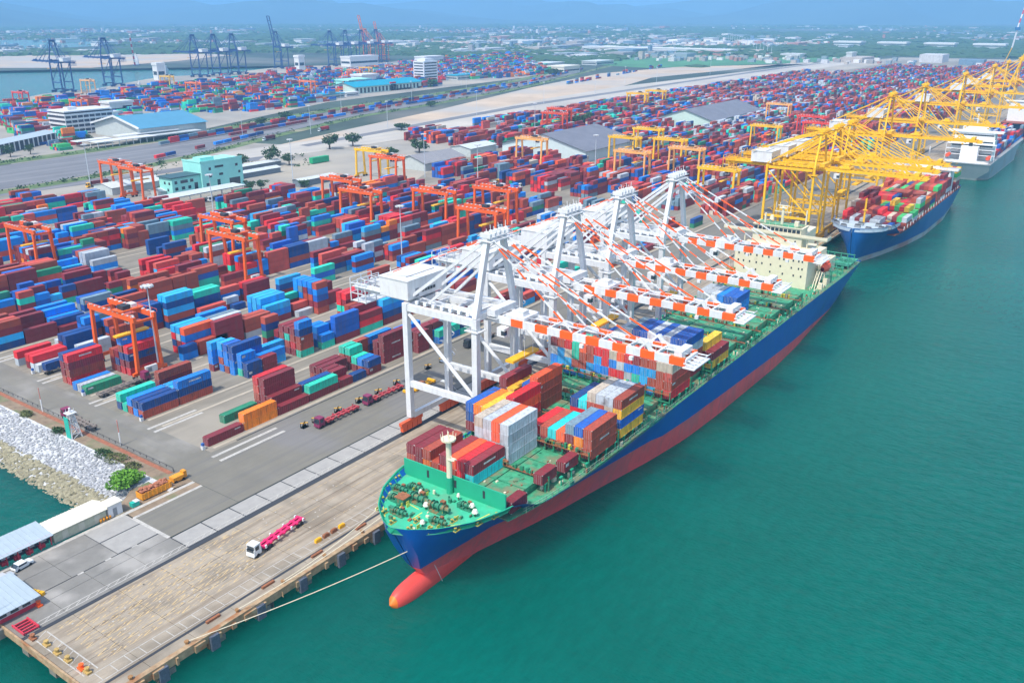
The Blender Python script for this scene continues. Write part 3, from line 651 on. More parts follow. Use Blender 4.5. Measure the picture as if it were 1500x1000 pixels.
# ------------------------------------------------------------------ ship-to-shore cranes
def stripes(mb, p, q, w, h, n, m0=0, m1=1):
    p = Vector(p); q = Vector(q)
    for i in range(n): mb.beam(p+(q-p)*i/n, p+(q-p)*(i+1)/n, w, h, m1 if i%2 else m0)
def sts_crane(label, loc, group, zb=38.0, za=59.5, paint=None, col=(0.67,0.70,0.73), striped=True, bogie=None, tip=-57.5, raised=None, rz=0, seed=0, k_=1.0):
    """origin at the seaward rail under the middle of the crane, +y landwards"""
    P = OBJP; t = thing('harbour_crane', label, 'crane', loc, rz, group); G = 24.5; a = 8.8; BG = bogie
    def part(n, mb, mats, c=col):
        o = mb.build(n, mats, t); o.color = (*c, 1); return o
    for sx in (-1,1):
        for y in (0, G):
            part('leg', MB().beam((sx*a,y,4.4),(sx*a,y,zb+1.2),1.7*k_,1.7*k_), P)
            b = MB().beam((sx*a-4.6*1,y,3.2),(sx*a+4.6,y,3.2),1.1,1.0)
            for k in (-3.2,-1.1,1.1,3.2):
                b.box(sx*a+k-.9,y-.55,.9,sx*a+k+.9,y+.55,2.7)
            for k in (-4,-2.4,-1.6,0,1.6,2.4,4): b.tube((sx*a+k,y-.3,.45),(sx*a+k,y+.3,.45),.45,8,1)
            part('bogie', b, [P, DARK], BG or col)
        part('sill_beam', MB().beam((sx*a,.9,15),(sx*a,G-.9,15),1.3*k_,1.7*k_), P)
        part('portal_beam', MB().beam((sx*a,.9,zb),(sx*a,G-.9,zb),1.3*k_,1.9*k_), P)
        part('diagonal_brace', MB().tube((sx*a,G-1,zb-2),(sx*a,1,16.5),.55*k_,8), P)
        part('diagonal_brace', MB().tube((sx*a,-.2,zb-3),(sx*a,.2,15.8),.1,4), P)
        part('apex_leg', MB().beam((sx*a,0,zb+1.2),(sx*3.4,0,za),1.5*k_,1.4*k_), P)
        part('back_stay', MB().beam((sx*3.6,0.6,za-.5),(sx*6.4,G+1,zb+1.6),.85*k_,.85*k_), P)
        part('back_stay', MB().beam((sx*3.0,0.6,za-4),(sx*5.4,G-6,zb+1.6),.7*k_,.7*k_), P)
    part('ground_beam', MB().beam((-a+1,G,4.6),(a-1,G,4.6),1.2,1.6), P); part('ground_beam', MB().beam((-a+1,0,4.6),(a-1,0,4.6),1.2,1.6), P)
    part('cross_beam', MB().beam((-a,G,zb),(a,G,zb),1.3,1.9), P); part('cross_beam', MB().beam((-a,0,zb+1.4),(a,0,zb+1.4),1.3,1.7), P)
    h = MB().beam((-4.4,0,za),(4.4,0,za),1.5,1.8)
    for k in range(5): h.box(-4+2*k-.5,-1.8,za+.6,-4+2*k+.3,1.6,za+1.8); 
    h.beam((-4.6,-2.3,za+1),(4.6,-2.3,za+1),.2,.2); h.beam((-4.6,2.1,za+1),(4.6,2.1,za+1),.2,.2); h.box(-4.8,-2.4,za-.3,4.8,2.2,za-.1)
    for k in range(6): h.tube((-4.2+1.7*k,-1.2+.5*(k%3),za),(-4.2+1.7*k+.4,0,za+3.0+.8*(k%2)),.09,4); h.tube((-4+1.6*k,-.4,za+1.7),(-3.4+1.6*k,-.4,za+1.7),.6,8)
    part('apex_head', h, P)
    # inland girders
    gir = MB()
    for sx in (-1,1): gir.beam((sx*3.3,-4,zb+.4),(sx*3.3,G+25,zb+.4),1.0,1.9)
    for k in range(8): gir.beam((-3.3,-3+7.2*k,zb+.6),(3.3,-3+7.2*k,zb+.6),.5,.8)
    for sx in (-1,1):
        gir.beam((sx*4.9,-4,zb+1.9),(sx*4.9,G+25,zb+1.9),.12,.12)
        gir.box(min(sx*3.9,sx*4.9),-4,zb+.7,max(sx*3.9,sx*4.9),G+25,zb+.8)
        for k in range(18): gir.beam((sx*4.9,-4+3*k,zb+.8),(sx*4.9,-4+3*k,zb+1.9),.1,.1)
    part('main_girder', gir, P)
    # end platform lattice
    e = MB()
    for x in (-4.5,0,4.5):
        for z in (zb-4,zb-1.5,zb+1.5): e.beam((x,G+20,z),(x,G+26,z),.2,.2)
        for y in (G+20,G+23,G+26): e.beam((x,y,zb-4.2),(x,y,zb+3),.25,.25)
    for z in (zb-4,zb-1.5,zb+1.5,zb+3): 
        for y in (G+20,G+23,G+26): e.beam((-4.5,y,z),(4.5,y,z),.18,.18)
    e.box(-4.6,G+20,zb-4.1,4.6,G+26,zb-3.95)
    part('end_platform', e, P)
    hb = MB()
    if striped: hb.box(-8.8,G-.8,zb+1.8,8,G+9.8,zb+7.2,0); hb.box(-9.0,G-1,zb+7.2,8.2,G+10,zb+7.45,0)
    else: hb.box(-6.5,G-1,zb+1.6,6.5,G+10,zb+7.0,0); hb.box(-6.7,G-1.2,zb+7.0,6.7,G+10.2,zb+7.25,0)
    hb.box(-6,G+2,zb+7.45,6,G+2.3,zb+7.6,1); hb.tube((-6,G+8,zb+7.2),(-6,G+8,zb+9.4),.15,5,0)
    mh = part('machinery_house', hb, [WHITE, GREY], (0.7,0.72,0.75))
    w = MB(); y_ = G-.8 if striped else G-1; w.box(-5.6,y_-.08,zb+2.2,-4.2,y_,zb+4.6,0); w.box(-3,y_-.08,zb+3.0,3,y_,zb+3.9,0)
    for k in range(5): w.box(-2.8+1.2*k,y_-.14,zb+3.05,-2.1+1.2*k,y_-.06,zb+3.85,1)
    w.build('vent', [GREY, DARK], mh)
    # boom
    hinge = Vector((0,-4,zb+.4)); L = -tip-4
    ang = 0 if raised is None else raised
    dv = Vector((0,-math.cos(ang),math.sin(ang))); nv = Vector((0,math.sin(ang),math.cos(ang)))
    bm = MB()
    for sx in (-1,1):
        p = hinge+Vector((sx*3.3,0,0)); n = 14
        if striped: stripes(bm, p, p+dv*L, 1.0, 1.9, n)
        else: bm.beam(p, p+dv*L, 1.2*k_, 2.2*k_)
        if ang == 0:
            for k in range(18): bm.beam(p+dv*(3*k)+Vector((-sx*1.7,0,.3)), p+dv*(3*k)+Vector((-sx*1.7,0,1.6)),.09,.09)
            bm.beam(p+Vector((-sx*1.7,0,1.6)), p+dv*L+Vector((-sx*1.7,0,1.6)),.1,.1); bm.beam(p+Vector((-sx*1.2,0,.35)), p+dv*L+Vector((-sx*1.2,0,.35)),.9,.1)
    for k in range(8): bm.beam(hinge+dv*(k*L/7)+Vector((-3.3,0,.3)), hinge+dv*(k*L/7)+Vector((3.3,0,.3)),.6,.9)
    tipp = hinge+dv*L
    for k in range(5): bm.beam(tipp+Vector((-4+2*k,0,0)), tipp+Vector((-4+2*k,-2.6,0)) if ang==0 else tipp+dv*2.2+Vector((-4+2*k,0,0)),.25,.25)
    if ang == 0:
        bm.box(-4.6,tip-3,zb-.6,4.6,tip,zb-.4); bm.beam((-4.6,tip-3,zb+.8),(4.6,tip-3,zb+.8),.15,.15)
        bm.box(-3,tip+1,zb+1.2,3,tip+3,zb+2.6)
    part('boom', bm, [P, ORANGE])
    # rope basket and forestays
    if ang == 0:
        for sx in (-1,1):
            for u in (.42,.86):
                m_ = MB(); q = hinge+dv*(L*u)+Vector((sx*3.3,0,1)); p = Vector((sx*3.2,-.8,za+.3))
                if striped: stripes(m_, p, q, .33, .33, 9)
                else: m_.beam(p, q, .45, .45)
                part('fore_stay', m_, [P, ORANGE])
            m_ = MB(); q = hinge+dv*(L*.66)+Vector((sx*3.3,0,1)); p = Vector((sx*2.2,-.8,za-.5))
            if striped: stripes(m_, p, q, .22, .22, 13)
            else: m_.beam(p, q, .3, .3)
            part('fore_stay', m_, [P, ORANGE])
            m_ = MB(); q = hinge+dv*(L*.86)+Vector((sx*3.3,0,2)); m_.beam(q+Vector((0,1,-1.6)), q+Vector((0,2.6,.9)),.6,.9); m_.beam(q+Vector((0,2.6,.9)), q+Vector((0,5,-1.6)),.4,.5)
            part('stay_bracket', m_, P)
            m_ = MB(); p = Vector((sx*2.6,.8,za)); q = Vector((sx*7.4,G+9,zb+7.4))
            if striped: stripes(m_, p, q, .26, .26, 11)
            else: m_.beam(p, q, .3, .3)
            part('tie_bar', m_, [P, ORANGE])
    else:
        m_ = MB()
        for sx in (-1,1): m_.beam((sx*3,-.5,za), hinge+dv*(L*.55)+Vector((sx*3,0,0)),.35,.35)
        part('fore_stay', m_, P)
    # trolley and cab
    ty = -9-4*(seed%4) if ang == 0 else 6
    tr = MB().box(-3.6,ty-3,zb+1.4,3.6,ty+3,zb+2.2); tr.box(-2.6,ty-2,zb+2.2,0,ty+1,zb+3.6)
    for x in (-2,2):
        for y in (-2,2): tr.beam((x,ty+y,zb-1),(x,ty+y,zb-9),.08,.08)
    tr.box(-6.1,ty-1.3,zb-10,6.1,ty+1.3,zb-9.3,1)
    part('trolley', tr, [P, YEL])
    cb = MB().box(-6.2,ty+1.5,zb-3.2,-4.0,ty+4,zb-.8,0); cb.box(-6.25,ty+1.45,zb-2.7,-5.1,ty+2.6,zb-1.5,1); part('cab', cb, [WHITE, GLASS])
    # stairs, festoon and flood lights on the near leg
    s_ = MB()
    for k in range(5):
        z0 = 5+6.6*k; s_.beam((a+1.3,G-1.5,z0),(a+1.3,G+3.0,z0+3.2),.5,.15); s_.beam((a+1.3,G+3.0,z0+3.2),(a+1.3,G-1.5,z0+6.4),.5,.15)
        s_.box(a+.9,G+2.6,z0+3.1,a+2.2,G+4.2,z0+3.2); s_.beam((a+2,G-1.5,z0+1),(a+2,G+3.0,z0+4.2),.06,.06)
    part('stairway', s_, P)
    f_ = MB()
    for y in (-6,-18,-30,-44): 
        for sx in (-1,1): f_.box(sx*4.4-.4,y-.5,zb-1.6,sx*4.4+.4,y+.5,zb-.7)
    for k in range(7): f_.box(-a+.9,3+3*k,zb+1.0,-a+1.6,4+3*k,zb+1.9)
    f_.box(-a-1.2,-1.5,zb-2.4,-a+2.8,3,zb-2.2); f_.box(-5,-3.5,zb+1.4,5,-.9,zb+3.2); f_.box(-7.5,1.0,zb+1.2,-4.6,3.6,zb+3.8)
    f_.beam((-a-1.2,-1.5,zb-1.2),(-a-1.2,3,zb-1.2),.1,.1)
    if ang == 0: part('service_platform', f_, P)
    return t
GW = 'white cranes with orange striped booms over the green ship'
BOG = (0.72,0.10,0.02)
WL = ['white quay crane nearest the bow, working over the foremost container stacks','white quay crane second from the bow, boom over the container wall','white quay crane third from the bow, boom over the bare green hatches','white quay crane nearest the cream bridge, farthest of the white ones']
white = []
for i, (x, s) in enumerate([(183,0),(220.5,1),(253,2),(292.5,3)]):
    white.append(sts_crane(WL[i], (x,136,0), GW, k_=1.0, bogie=BOG, seed=s, tip=-(136-[78.6,81.5,83,83.4][i])))
YC = (0.87,0.50,0.006)
YLs = ['first yellow quay crane above the blue bow, lowest of the yellow row','second yellow quay crane from the blue bow','third yellow quay crane, boom over the blue ship containers','fourth yellow quay crane, first of the taller pair by the blue ship stern','fifth yellow quay crane, boom reaching past the blue ship stern','sixth yellow quay crane, tall, by the grey ship bridge','seventh yellow quay crane at the right edge of the row','farthest yellow quay crane at the very end of the berth','ninth yellow quay crane between the two last tall ones']
GY = 'yellow quay cranes over the blue and grey ships'
y0 = sts_crane(YLs[0], (462,136,0), GY, zb=40, za=58, col=YC, striped=False, k_=.62, tip=-49, seed=1)
copy_tree(y0, (487,136,0), label=YLs[1]); copy_tree(y0, (512,136,0), label=YLs[2])
y1 = sts_crane(YLs[3], (594,136,0), GY, zb=43, za=67, col=YC, striped=False, k_=.62, tip=-51, seed=2)
for i, x in enumerate([683,830,975,1150]): copy_tree(y1, (x,136,0), label=YLs[4+i])
y2 = sts_crane('yellow quay crane with its boom raised, standing behind the yellow row', (1060,136,0), GY, zb=43, za=67, col=YC, striped=False, k_=.62, tip=-51, raised=math.radians(74), seed=2)
# far port cranes
BC = (0.012,0.06,0.22); GB = 'dark blue quay cranes of the far port'
b0 = sts_crane('dark blue quay crane at the far left edge, nearest the river', (745,1385,0), GB, zb=44, za=74, col=BC, striped=False, k_=.9, tip=-60, rz=math.pi, seed=1)
LB = ['dark blue quay crane second from the left edge by the river','leftmost dark blue crane of the three beside the white ship','middle dark blue crane of the three beside the white ship','rightmost dark blue crane of the three beside the white ship','first dark blue crane of the distant cluster','second dark blue crane of the distant cluster','third dark blue crane of the distant cluster','fourth dark blue crane of the distant cluster']
for i, (x, y) in enumerate([(858,1435),(1075,1500),(1125,1505),(1172,1510),(1480,1560),(1540,1572),(1600,1580),(1660,1590)]): copy_tree(b0, (x,y,0), rz=math.pi, label=LB[i])
b1 = sts_crane('dark blue crane with its boom raised high above the far port', (1350,1590,0), GB, zb=44, za=74, col=BC, striped=False, k_=.9, tip=-68, raised=math.radians(76), rz=math.pi, seed=1)
for i, (x, y) in enumerate([(1700,1665),(1742,1655)]): copy_tree(b1, (x,y,0), rz=math.pi, label=['orange crane with raised boom, taller of the far pair','orange crane with raised boom, shorter of the far pair'][i], color=(0.62,0.14,0.06), scale=1.0 if i == 0 else .86)
# ------------------------------------------------------------------ yard gantry cranes
def rtg(label, loc, group, col=(0.80,0.12,0.015), h=21.5, ty=8):
    """origin under the seaward near leg line; spans +y by 24 m, wheelbase 7 m along x"""
    t = thing('yard_gantry_crane', label, 'gantry crane', loc, 0, group); S_ = 24.0
    def part(n, mb, mats, c=col): o = mb.build(n, mats, t); o.color = (*c,1); return o
    for y in (0, S_):
        for x in (0, 7.4):
            part('leg', MB().beam((x-(0.8 if x == 0 else -.8),y,2.2),(x,y,h-1.6),1.0,1.25), OBJP)
            wb = MB().box(x-(2.6 if x==0 else 1.4),y-.5,1.3,x+(1.4 if x==0 else 2.6),y+.5,2.3)
            for k in ((-2,.7) if x==0 else (-.7,2)): wb.tube((x+k,y-.45,.8),(x+k,y+.45,.8),.8,10,1)
            part('wheel_bogie', wb, [OBJP, RUBBER])
        part('sill_beam', MB().beam((0,y,2.9),(7.4,y,2.9),.9,1.1), OBJP)
        part('top_tie', MB().beam((0,y,h-2.2),(7.4,y,h-2.2),.7,.8), OBJP)
    for x in (0, 7.4):
        g = MB().beam((x,-1.6,h-.8),(x,S_+1.6,h-.8),.95,1.7)
        g.beam((x+(-.9 if x == 0 else .9),-1.6,h+1.0),(x+(-.9 if x == 0 else .9),S_+1.6,h+1.0),.1,.1)
        for k in range(10): g.beam((x+(-.9 if x == 0 else .9),-1.6+3*k,h),(x+(-.9 if x == 0 else .9),-1.6+3*k,h+1.0),.1,.1); g.box(x-.5,-1+2.7*k,h+.06,x+.4,-.2+2.7*k,h+.3,1)
        part('girder', g, [OBJP, WHITE])
    tr = MB().box(-.6,ty-2.6,h+.35,8.0,ty+2.6,h+.8); tr.box(1,ty-1.8,h+.8,3.6,ty+1.6,h+2.2,2); tr.box(4.6,ty-1.2,h+.8,6.6,ty+1.8,h+2.0,1)
    for k in range(4): tr.tube((1.5+1.4*k,ty-.5,h+1.4),(1.5+1.4*k,ty+.9,h+1.4),.5,8,2)
    part('trolley', tr, [OBJP, WHITE, DARK])
    cb = MB().box(1.2,ty-3.6,h-3.6,3.6,ty-1.2,h-1.2,0); cb.box(1.14,ty-3.4,h-3.1,1.2,ty-1.4,h-1.9,1); cb.box(1.5,ty-3.66,h-3.1,3.4,ty-3.6,h-1.9,1); part('cab', cb, [WHITE, GLASS])
    e = MB().box(1.4,-1.6,1.6,5.6,-.6,3.8,0); e.box(2.0,-1.66,2.0,3.4,-1.6,3.4,1); part('power_house', e, [WHITE, GREY])
    sp = MB().box(-2.4,ty-1.1,h-8.2,9.8,ty+1.1,h-7.6,0)
    for x in (2,5.4):
        for y in (-.8,.8): sp.beam((x,ty+y,h-7.6),(x,ty+y,h-.2),.07,.07,1)
    part('spreader', sp, [YEL, DARK])
    l = MB(); l.beam((7.9,-.9,3),(7.9,-.9,h-1),.5,.12); part('ladder', l, OBJP); return t
GO = 'orange gantry cranes in the container yard'
rO = [('orange gantry crane nearest the shore road, over the front left stacks',151,260.5),('orange gantry crane in the yard centre left, nearer of the crossing pair',243,319.5),('orange gantry crane right behind the centre left one, farther of the crossing pair',262,352),
      ('orange gantry crane cut by the left edge of the photo',196,409),('first orange gantry crane by the aqua building, farthest left',328,551),('second orange gantry crane by the aqua building, nearest the parked trucks',323,520),
      ('orange gantry crane between the yard and the white canopy, left of the pair',372,383),('orange gantry crane just right of the left one of the pair',352,347),('orange gantry crane left of the lamp mast above the white machinery house',376,313),('orange gantry crane behind the nearest white crane apex, right one',402,289),
      ('orange gantry crane hidden partly behind the nearest white crane apex, left one',352,261),('orange gantry crane in front of the tall yellow gantry',452,420)]
r0 = rtg(rO[0][0], (rO[0][1],rO[0][2],0), GO)
for i, (l_, x, y) in enumerate(rO[1:]): copy_tree(r0, (x,y,0), label=l_)
AM = (0.86,0.42,0.12)
rY = [('tall yellow gantry crane standing over an orange gantry crane',470,452,YC),('amber gantry crane left of the slate hangar front',590,392,AM),('yellow gantry crane at the slate hangar corner',640,335,YC),('bright yellow gantry crane right of the slate hangar',700,345,YC),
      ('left amber gantry crane in front of the slate hangar',574,293,AM),('right amber gantry crane in front of the slate hangar',612,268,AM),('bright yellow gantry crane behind the fourth white crane apex',540,212,YC),('yellow gantry crane between the amber pair and the hangar',650,300,YC),
      ('yellow gantry crane far right of the white containers',780,270,YC),('yellow gantry crane by the far slate warehouse, left',1010,520,YC),('yellow gantry crane by the far slate warehouse, right',1060,520,YC),('amber gantry crane beyond the far slate warehouse',980,330,AM)]
for i, (l_, x, y, c) in enumerate(rY): copy_tree(r0, (x,y,0), label=l_, color=c)
rR = [('red gantry crane right of the first slate hangar roof',760,480,(0.7,0.07,0.02)),('red gantry crane beside another red one behind the slate hangar',800,500,(0.7,0.07,0.02)),('red gantry crane among the stacks by the yellow cranes',830,240,(0.75,0.05,0.03)),('red gantry crane just beyond the other red one near the yellow cranes',880,262,(0.75,0.05,0.03)),
      ('orange gantry crane of the far port near the two-storey white building',560,1000,(0.8,0.18,0.04)),('red gantry crane of the far port at the left edge',575,1160,(0.75,0.06,0.05)),('orange gantry crane of the far port left of the dark blue cranes',800,1120,(0.85,0.2,0.05)),('large orange gantry crane in the middle of the far port',915,1010,(0.85,0.2,0.05)),
      ('yellow gantry crane of the far port near the river bank',860,1270,(0.8,0.5,0.05)),('pale amber gantry crane of the far port by the blue cranes',740,1290,(0.8,0.45,0.2)),('orange gantry crane of the far port behind the turquoise roofs',1150,1150,(0.85,0.2,0.05)),('yellow gantry crane of the far port behind the turquoise roofs',1210,1180,(0.8,0.45,0.05))]
for i, (l_, x, y, c) in enumerate(rR): copy_tree(r0, (x,y,0), label=l_, color=c)
# ------------------------------------------------------------------ ships
def interp(T, x):
    if x <= T[0][0]: return T[0][1]
    for (a,b),(c,d) in zip(T[:-1],T[1:]):
        if x <= c: return b+(d-b)*(x-a)/(c-a)
    return T[-1][1]
def smooth(t): return t*t*(3-2*t)
def hull(parent, x0, L, B, yc, zd, zf, boot, mats, wlT, dkT, stemx, fx=20, name='hull', lowband=None):
    """wlT / dkT: half-breadth against distance from the bow at the waterline and at deck; stemx(z): bow profile"""
    N = 60; mb = MB(); zs_base = [-9,-4,None,None,None,None]
    us = [ (i/N)**1.6 for i in range(N+1)]
    rings = []
    for i, u in enumerate(us):
        d = u*L
        sheer = zd + (zf-zd)*(1-smooth(min(1,max(0,(d-fx)/8))))
        zb = interp(boot, d); zz = [-9,-4,zb,(zb*.6+sheer*.4),(zb*.25+sheer*.75),sheer]
        if lowband: zz[2] = zb
        row = []
        for z in zz:
            t = min(1,max(0,(z+4)/(zf+4))); xs = stemx(z)
            xx = xs + (x0+L-xs)*u; dd = max(0, xx-x0)
            w = interp(wlT, dd); k = interp(dkT, dd); tt = min(1,max(0,(z+4)/(sheer+4)))
            hb = w + (k-w)*(tt**(1.5 if dd < 90 else .9))
            if z < -4: hb = w*.93
            if i == 0: hb = 0.12
            row.append((xx, hb, z))
        rings.append(row)
    K = 6
    for sgn in (-1, 1):
        b = len(mb.v)
        for row in rings:
            for xx, hb, z in row: mb.v.append((xx, yc+sgn*hb, z))
        for i in range(N):
            for j in range(K-1):
                f = (b+i*K+j, b+(i+1)*K+j, b+(i+1)*K+j+1, b+i*K+j+1)
                mb.f.append(f if sgn < 0 else f[::-1]); mb.m.append(0 if j < 2 else 1); mb.c.append(None)
    # transom
    l = rings[-1]
    for j in range(K-1): mb.poly([(l[j][0],yc+l[j][1],l[j][2]),(l[j][0],yc-l[j][1],l[j][2]),(l[j+1][0],yc-l[j+1][1],l[j+1][2]),(l[j+1][0],yc+l[j+1][1],l[j+1][2])],0 if j < 2 else 1)
    o = mb.build(name, mats, parent)
    for p, j in zip(o.data.polygons, range(10**9)): p.use_smooth = True
    try: o.data.set_sharp_from_angle(angle=math.radians(35))
    except Exception: pass
    return rings
# the green-decked ship alongside
YC0 = 112.2; ZD = 11.6; ZF = 15.4; ZFD = 14.0
ship = thing('container_ship','large container ship with blue and red hull and green deck moored under the white cranes','ship',(0,0,0))
WL1 = [(0,0),(14,.6),(18,1.1),(27,2.1),(44,6),(54,8),(70,10.6),(90,14.2),(109,16.6),(130,17.6),(180,18.3),(206,17.4),(228,15.8),(256,14),(272,12.4),(285,10)]
DK1 = [(0,0),(1.2,3.0),(3.5,6.2),(6,9),(12,13.0),(19,15.3),(26,16.6),(34,17.6),(46,18.4),(62,18.6),(260,18.6),(285,17.6)]
def stem1(z): 
    T = [(-9,126),(-4,125),(-.5,122.0),(2.5,120.0),(8,117.6),(14,114.8),(16,113.6)]
    return interp(T, z)
BOOT1 = [(0,2.4),(12,3.4),(34,5.2),(60,4.2),(90,3.5),(120,3.0),(180,1.2),(220,-.6),(262,-3.9),(285,-3.9)]
rings = hull(ship, 113.8, 285, 37.2, YC0, ZD+.4, ZF, BOOT1, [HRED, HBLUE], WL1, DK1, stem1, fx=22)
# bulbous bow
mb = MB(); b = len(mb.v); N = 18; M = 20
for j in range(M+1):
    t = j/M; x = 112.5+26*t; r_ = math.sqrt(max(0,1-(1-min(1,t*3.4))**2)); ry = 2.3*r_*(1-.25*max(0,t-.6))
    top = -3.0 + 2.9*r_ + 1.5*max(0,t-.25); bot = -3.0-3.5*r_
    for i in range(N):
        a = 2*math.pi*i/N; mb.v.append((x, YC0+math.cos(a)*ry, (top+bot)/2+math.sin(a)*(top-bot)/2))
for j in range(M):
    for i in range(N): mb.f.append((b+j*N+i, b+j*N+(i+1)%N, b+(j+1)*N+(i+1)%N, b+(j+1)*N+i)); mb.m.append(1 if j < 1 else 0); mb.c.append(None)
mb.build('bulbous_bow', [HRED2, mat('bulb_orange',(0.85,0.19,0.02),.5,.1,1)], ship, smooth=True)
MB().beam((126.2,109.0,-3.4),(124.4,109.55,1.6),.12,.12).build('draft_mark', mat('draft_paint',(0.6,0.5,0.48),.6,.1,2), ship)
# decks
def deck(name, x0, x1, z, m, inset=.25, thick=.3):
    P = []; xs = []
    for row in rings:
        xs.append((row[-1][0], row[-1][1]))
    xs = [(x, h) for x, h in xs if x0 <= x <= x1]
    hb0 = interp([(r_[-1][0], r_[-1][1]) for r_ in rings], x0); hb1 = interp([(r_[-1][0], r_[-1][1]) for r_ in rings], x1)
    xs = [(x0, hb0)] + xs + [(x1, hb1)]
    xs = [(x, h-(1.25*max(0,(168-x)/45) if z < 13 else .75)) for x, h in xs]
    pts = [(x, YC0-max(.05,h-inset)) for x, h in xs] + [(x, YC0+max(.05,h-inset)) for x, h in xs[::-1]]
    return MB().prism(pts, z-thick, z).build(name, m, ship)
fc = deck('forecastle_deck', 114.3, 135.2, ZFD, mat('forecastle_green',(0.05,0.46,0.27),.6,.12,.5,col2=(0.10,0.36,0.22),thr=.55), .15)
md = deck('main_deck', 135.2, 398.2, ZD, SGREEN, .15)
# bulwark inner faces with frames
mb = MB(); rr = [(r_[-1][0], r_[-1][1]) for r_ in rings if r_[-1][0] < 136.5]
for sgn in (-1,1):
    for (a,h),(c,k) in zip(rr[:-1], rr[1:]):
        mb.poly([(a,YC0+sgn*max(0,h-.95),ZFD),(c,YC0+sgn*(k-.95),ZFD),(c,YC0+sgn*(k-.22),ZF+.02),(a,YC0+sgn*max(0,h-.22),ZF+.02)])
        mb.poly([(a,YC0+sgn*max(0,h-.3),ZF+.04),(c,YC0+sgn*(k-.3),ZF+.04),(c,YC0+sgn*(k+.05),ZF+.04),(a,YC0+sgn*(h+.05),ZF+.04)])
        if h > 2: mb.beam((a,YC0+sgn*(h-.4),ZF-.1),(a,YC0+sgn*(h-1.6),ZFD),.15,.15)
mb.build('bulwark', BGREEN, ship)
bw = MB().box(134.6,YC0-14.5,ZFD,134.95,YC0+14.6,18.1)
for k in range(14): bw.box(134.95,YC0-13.5+2.1*k,ZFD,136.2,YC0-13.3+2.1*k,17.2)
for k in range(3): bw.box(134.5,YC0-9+8*k,15.4,134.6,YC0-8.4+8*k,17.2,1)
bw.build('breakwater', [BGREEN, DARK], ship)
m_ = MB().tube((133.9,YC0+.4,ZFD),(133.9,YC0+.4,18),.75,10,1); m_.tube((133.9,YC0+.4,18),(133.9,YC0+.4,27.4),.62,10); m_.tube((133.9,YC0+.4,27.2),(133.9,YC0+.4,27.6),1.7,10)
for k in range(8): a = k*.785; m_.beam((133.9+1.6*math.cos(a),YC0+.4+1.6*math.sin(a),27.6),(133.9+1.7*math.cos(a),YC0+.4+1.7*math.sin(a),28.7),.1,.1)
m_.tube((133.9,YC0+.4,27.6),(133.9,YC0+.4,29.2),.15,5); m_.box(133.2,YC0-1.2,22.6,134.6,YC0+.4,22.75); m_.beam((133.2,YC0-1.6,22.8),(134,YC0+.2,23.6),.15)
m_.build('foremast', [CREAM, BGREEN], ship)
# forecastle gear
gear = [('winch',120.5,115.5),('winch',122.5,106.2),('windlass',126.5,109.5),('windlass',126.8,115.6),('winch',130.5,119.5),('winch',130.8,105.2),('winch',128,122),('winch',124.5,119.8)]
WB = mat('winch_green',(0.03,0.20,0.12),.6,.3,2,col2=(0.24,0.16,0.07),thr=.58)
def winch(x, y, s, nm):
    w = MB().box(x-1.1*s,y-1.6*s,ZFD,x+1.1*s,y+1.6*s,ZFD+.25*s)
    w.tube((x,y-1.5*s,ZFD+.95*s),(x,y+1.5*s,ZFD+.95*s),.5*s,10)
    for k in (-1.4,-.3,.8,1.45): w.tube((x,y+k*s-.06,ZFD+.95*s),(x,y+k*s+.06,ZFD+.95*s),.85*s,12)
    w.box(x-.9*s,y+1.6*s,ZFD,x+.5*s,y+2.5*s,ZFD+1.2*s); w.tube((x,y-2.3*s,ZFD+.95*s),(x,y-1.5*s,ZFD+.95*s),.42*s,8,0); w.box(x+.8*s,y-.4*s,ZFD,x+1.5*s,y+.5*s,ZFD+1.5*s,2)
    w.build(nm, [WB, CREAM, RUST], ship)
for nm, x, y in gear: winch(x, y, 1.25 if nm == 'windlass' else .9, nm)
for (x,y) in [(117.3,109.8),(117.2,114.5),(118.9,118.5),(119.2,105.9),(122.2,122.5),(122.8,101.6),(127.3,99.3),(127.5,125.2),(131.5,98.2),(131.5,126.2),(125,104.3),(120.6,110.6)]:
    w = MB().box(x-.9,y-.4,ZFD,x+.9,y+.4,ZFD+.15,1)
    for k in (-.55,.55): w.tube((x+k,y,ZFD),(x+k,y,ZFD+.85),.24,8); w.tube((x+k,y,ZFD+.8),(x+k,y,ZFD+.95),.32,8,1)
    w.build('mooring_bitt', [WB, mat('bitt_yellow',(0.42,0.36,0.08),.6,.2,3)], ship)
for (x,y,r_) in [(125.4,112.3,.7),(129.3,101.9,.75),(130.9,103.9,.7),(119.6,108.3,.6),(128.9,116.9,.5),(132.5,109,.45)]:
    MB().tube((x,y,ZFD),(x,y,ZFD+1.1),.35*r_,8,1).tube((x,y,ZFD+1.0),(x,y,ZFD+1.7),r_,9,0,r_*.6).build('mushroom_vent', [mat('vent_white',(0.7,0.68,0.6),.5,.1,3), WB], ship)
yl = MB()
for (a,b_,c,d) in [(118,107.5,122,105),(118,117.5,121.5,121.5),(121.5,121.5,126.5,124),(122,105,127,101),(119.5,112.2,124,112.2),(122.5,117.5,128,118.5),(127,101,132,100),(124.5,113.6,125,116.8)]: 
    line_n = Vector((c-a,d-b_,0)); n_ = Vector((-line_n.y,line_n.x,0)).normalized()*.12
    yl.poly([(a-n_.x,b_-n_.y,ZFD+.012),(c-n_.x,d-n_.y,ZFD+.012),(c+n_.x,d+n_.y,ZFD+.012),(a+n_.x,b_+n_.y,ZFD+.012)])
for k in range(14):
    x, y = U(118,131), U(103,122); yl.box(x,y,ZFD,x+.9,y+.1,ZFD+.9); 
yl.build('deck_line_marking', mat('deck_yellow',(0.66,0.60,0.10),.7,.2,3), ship)
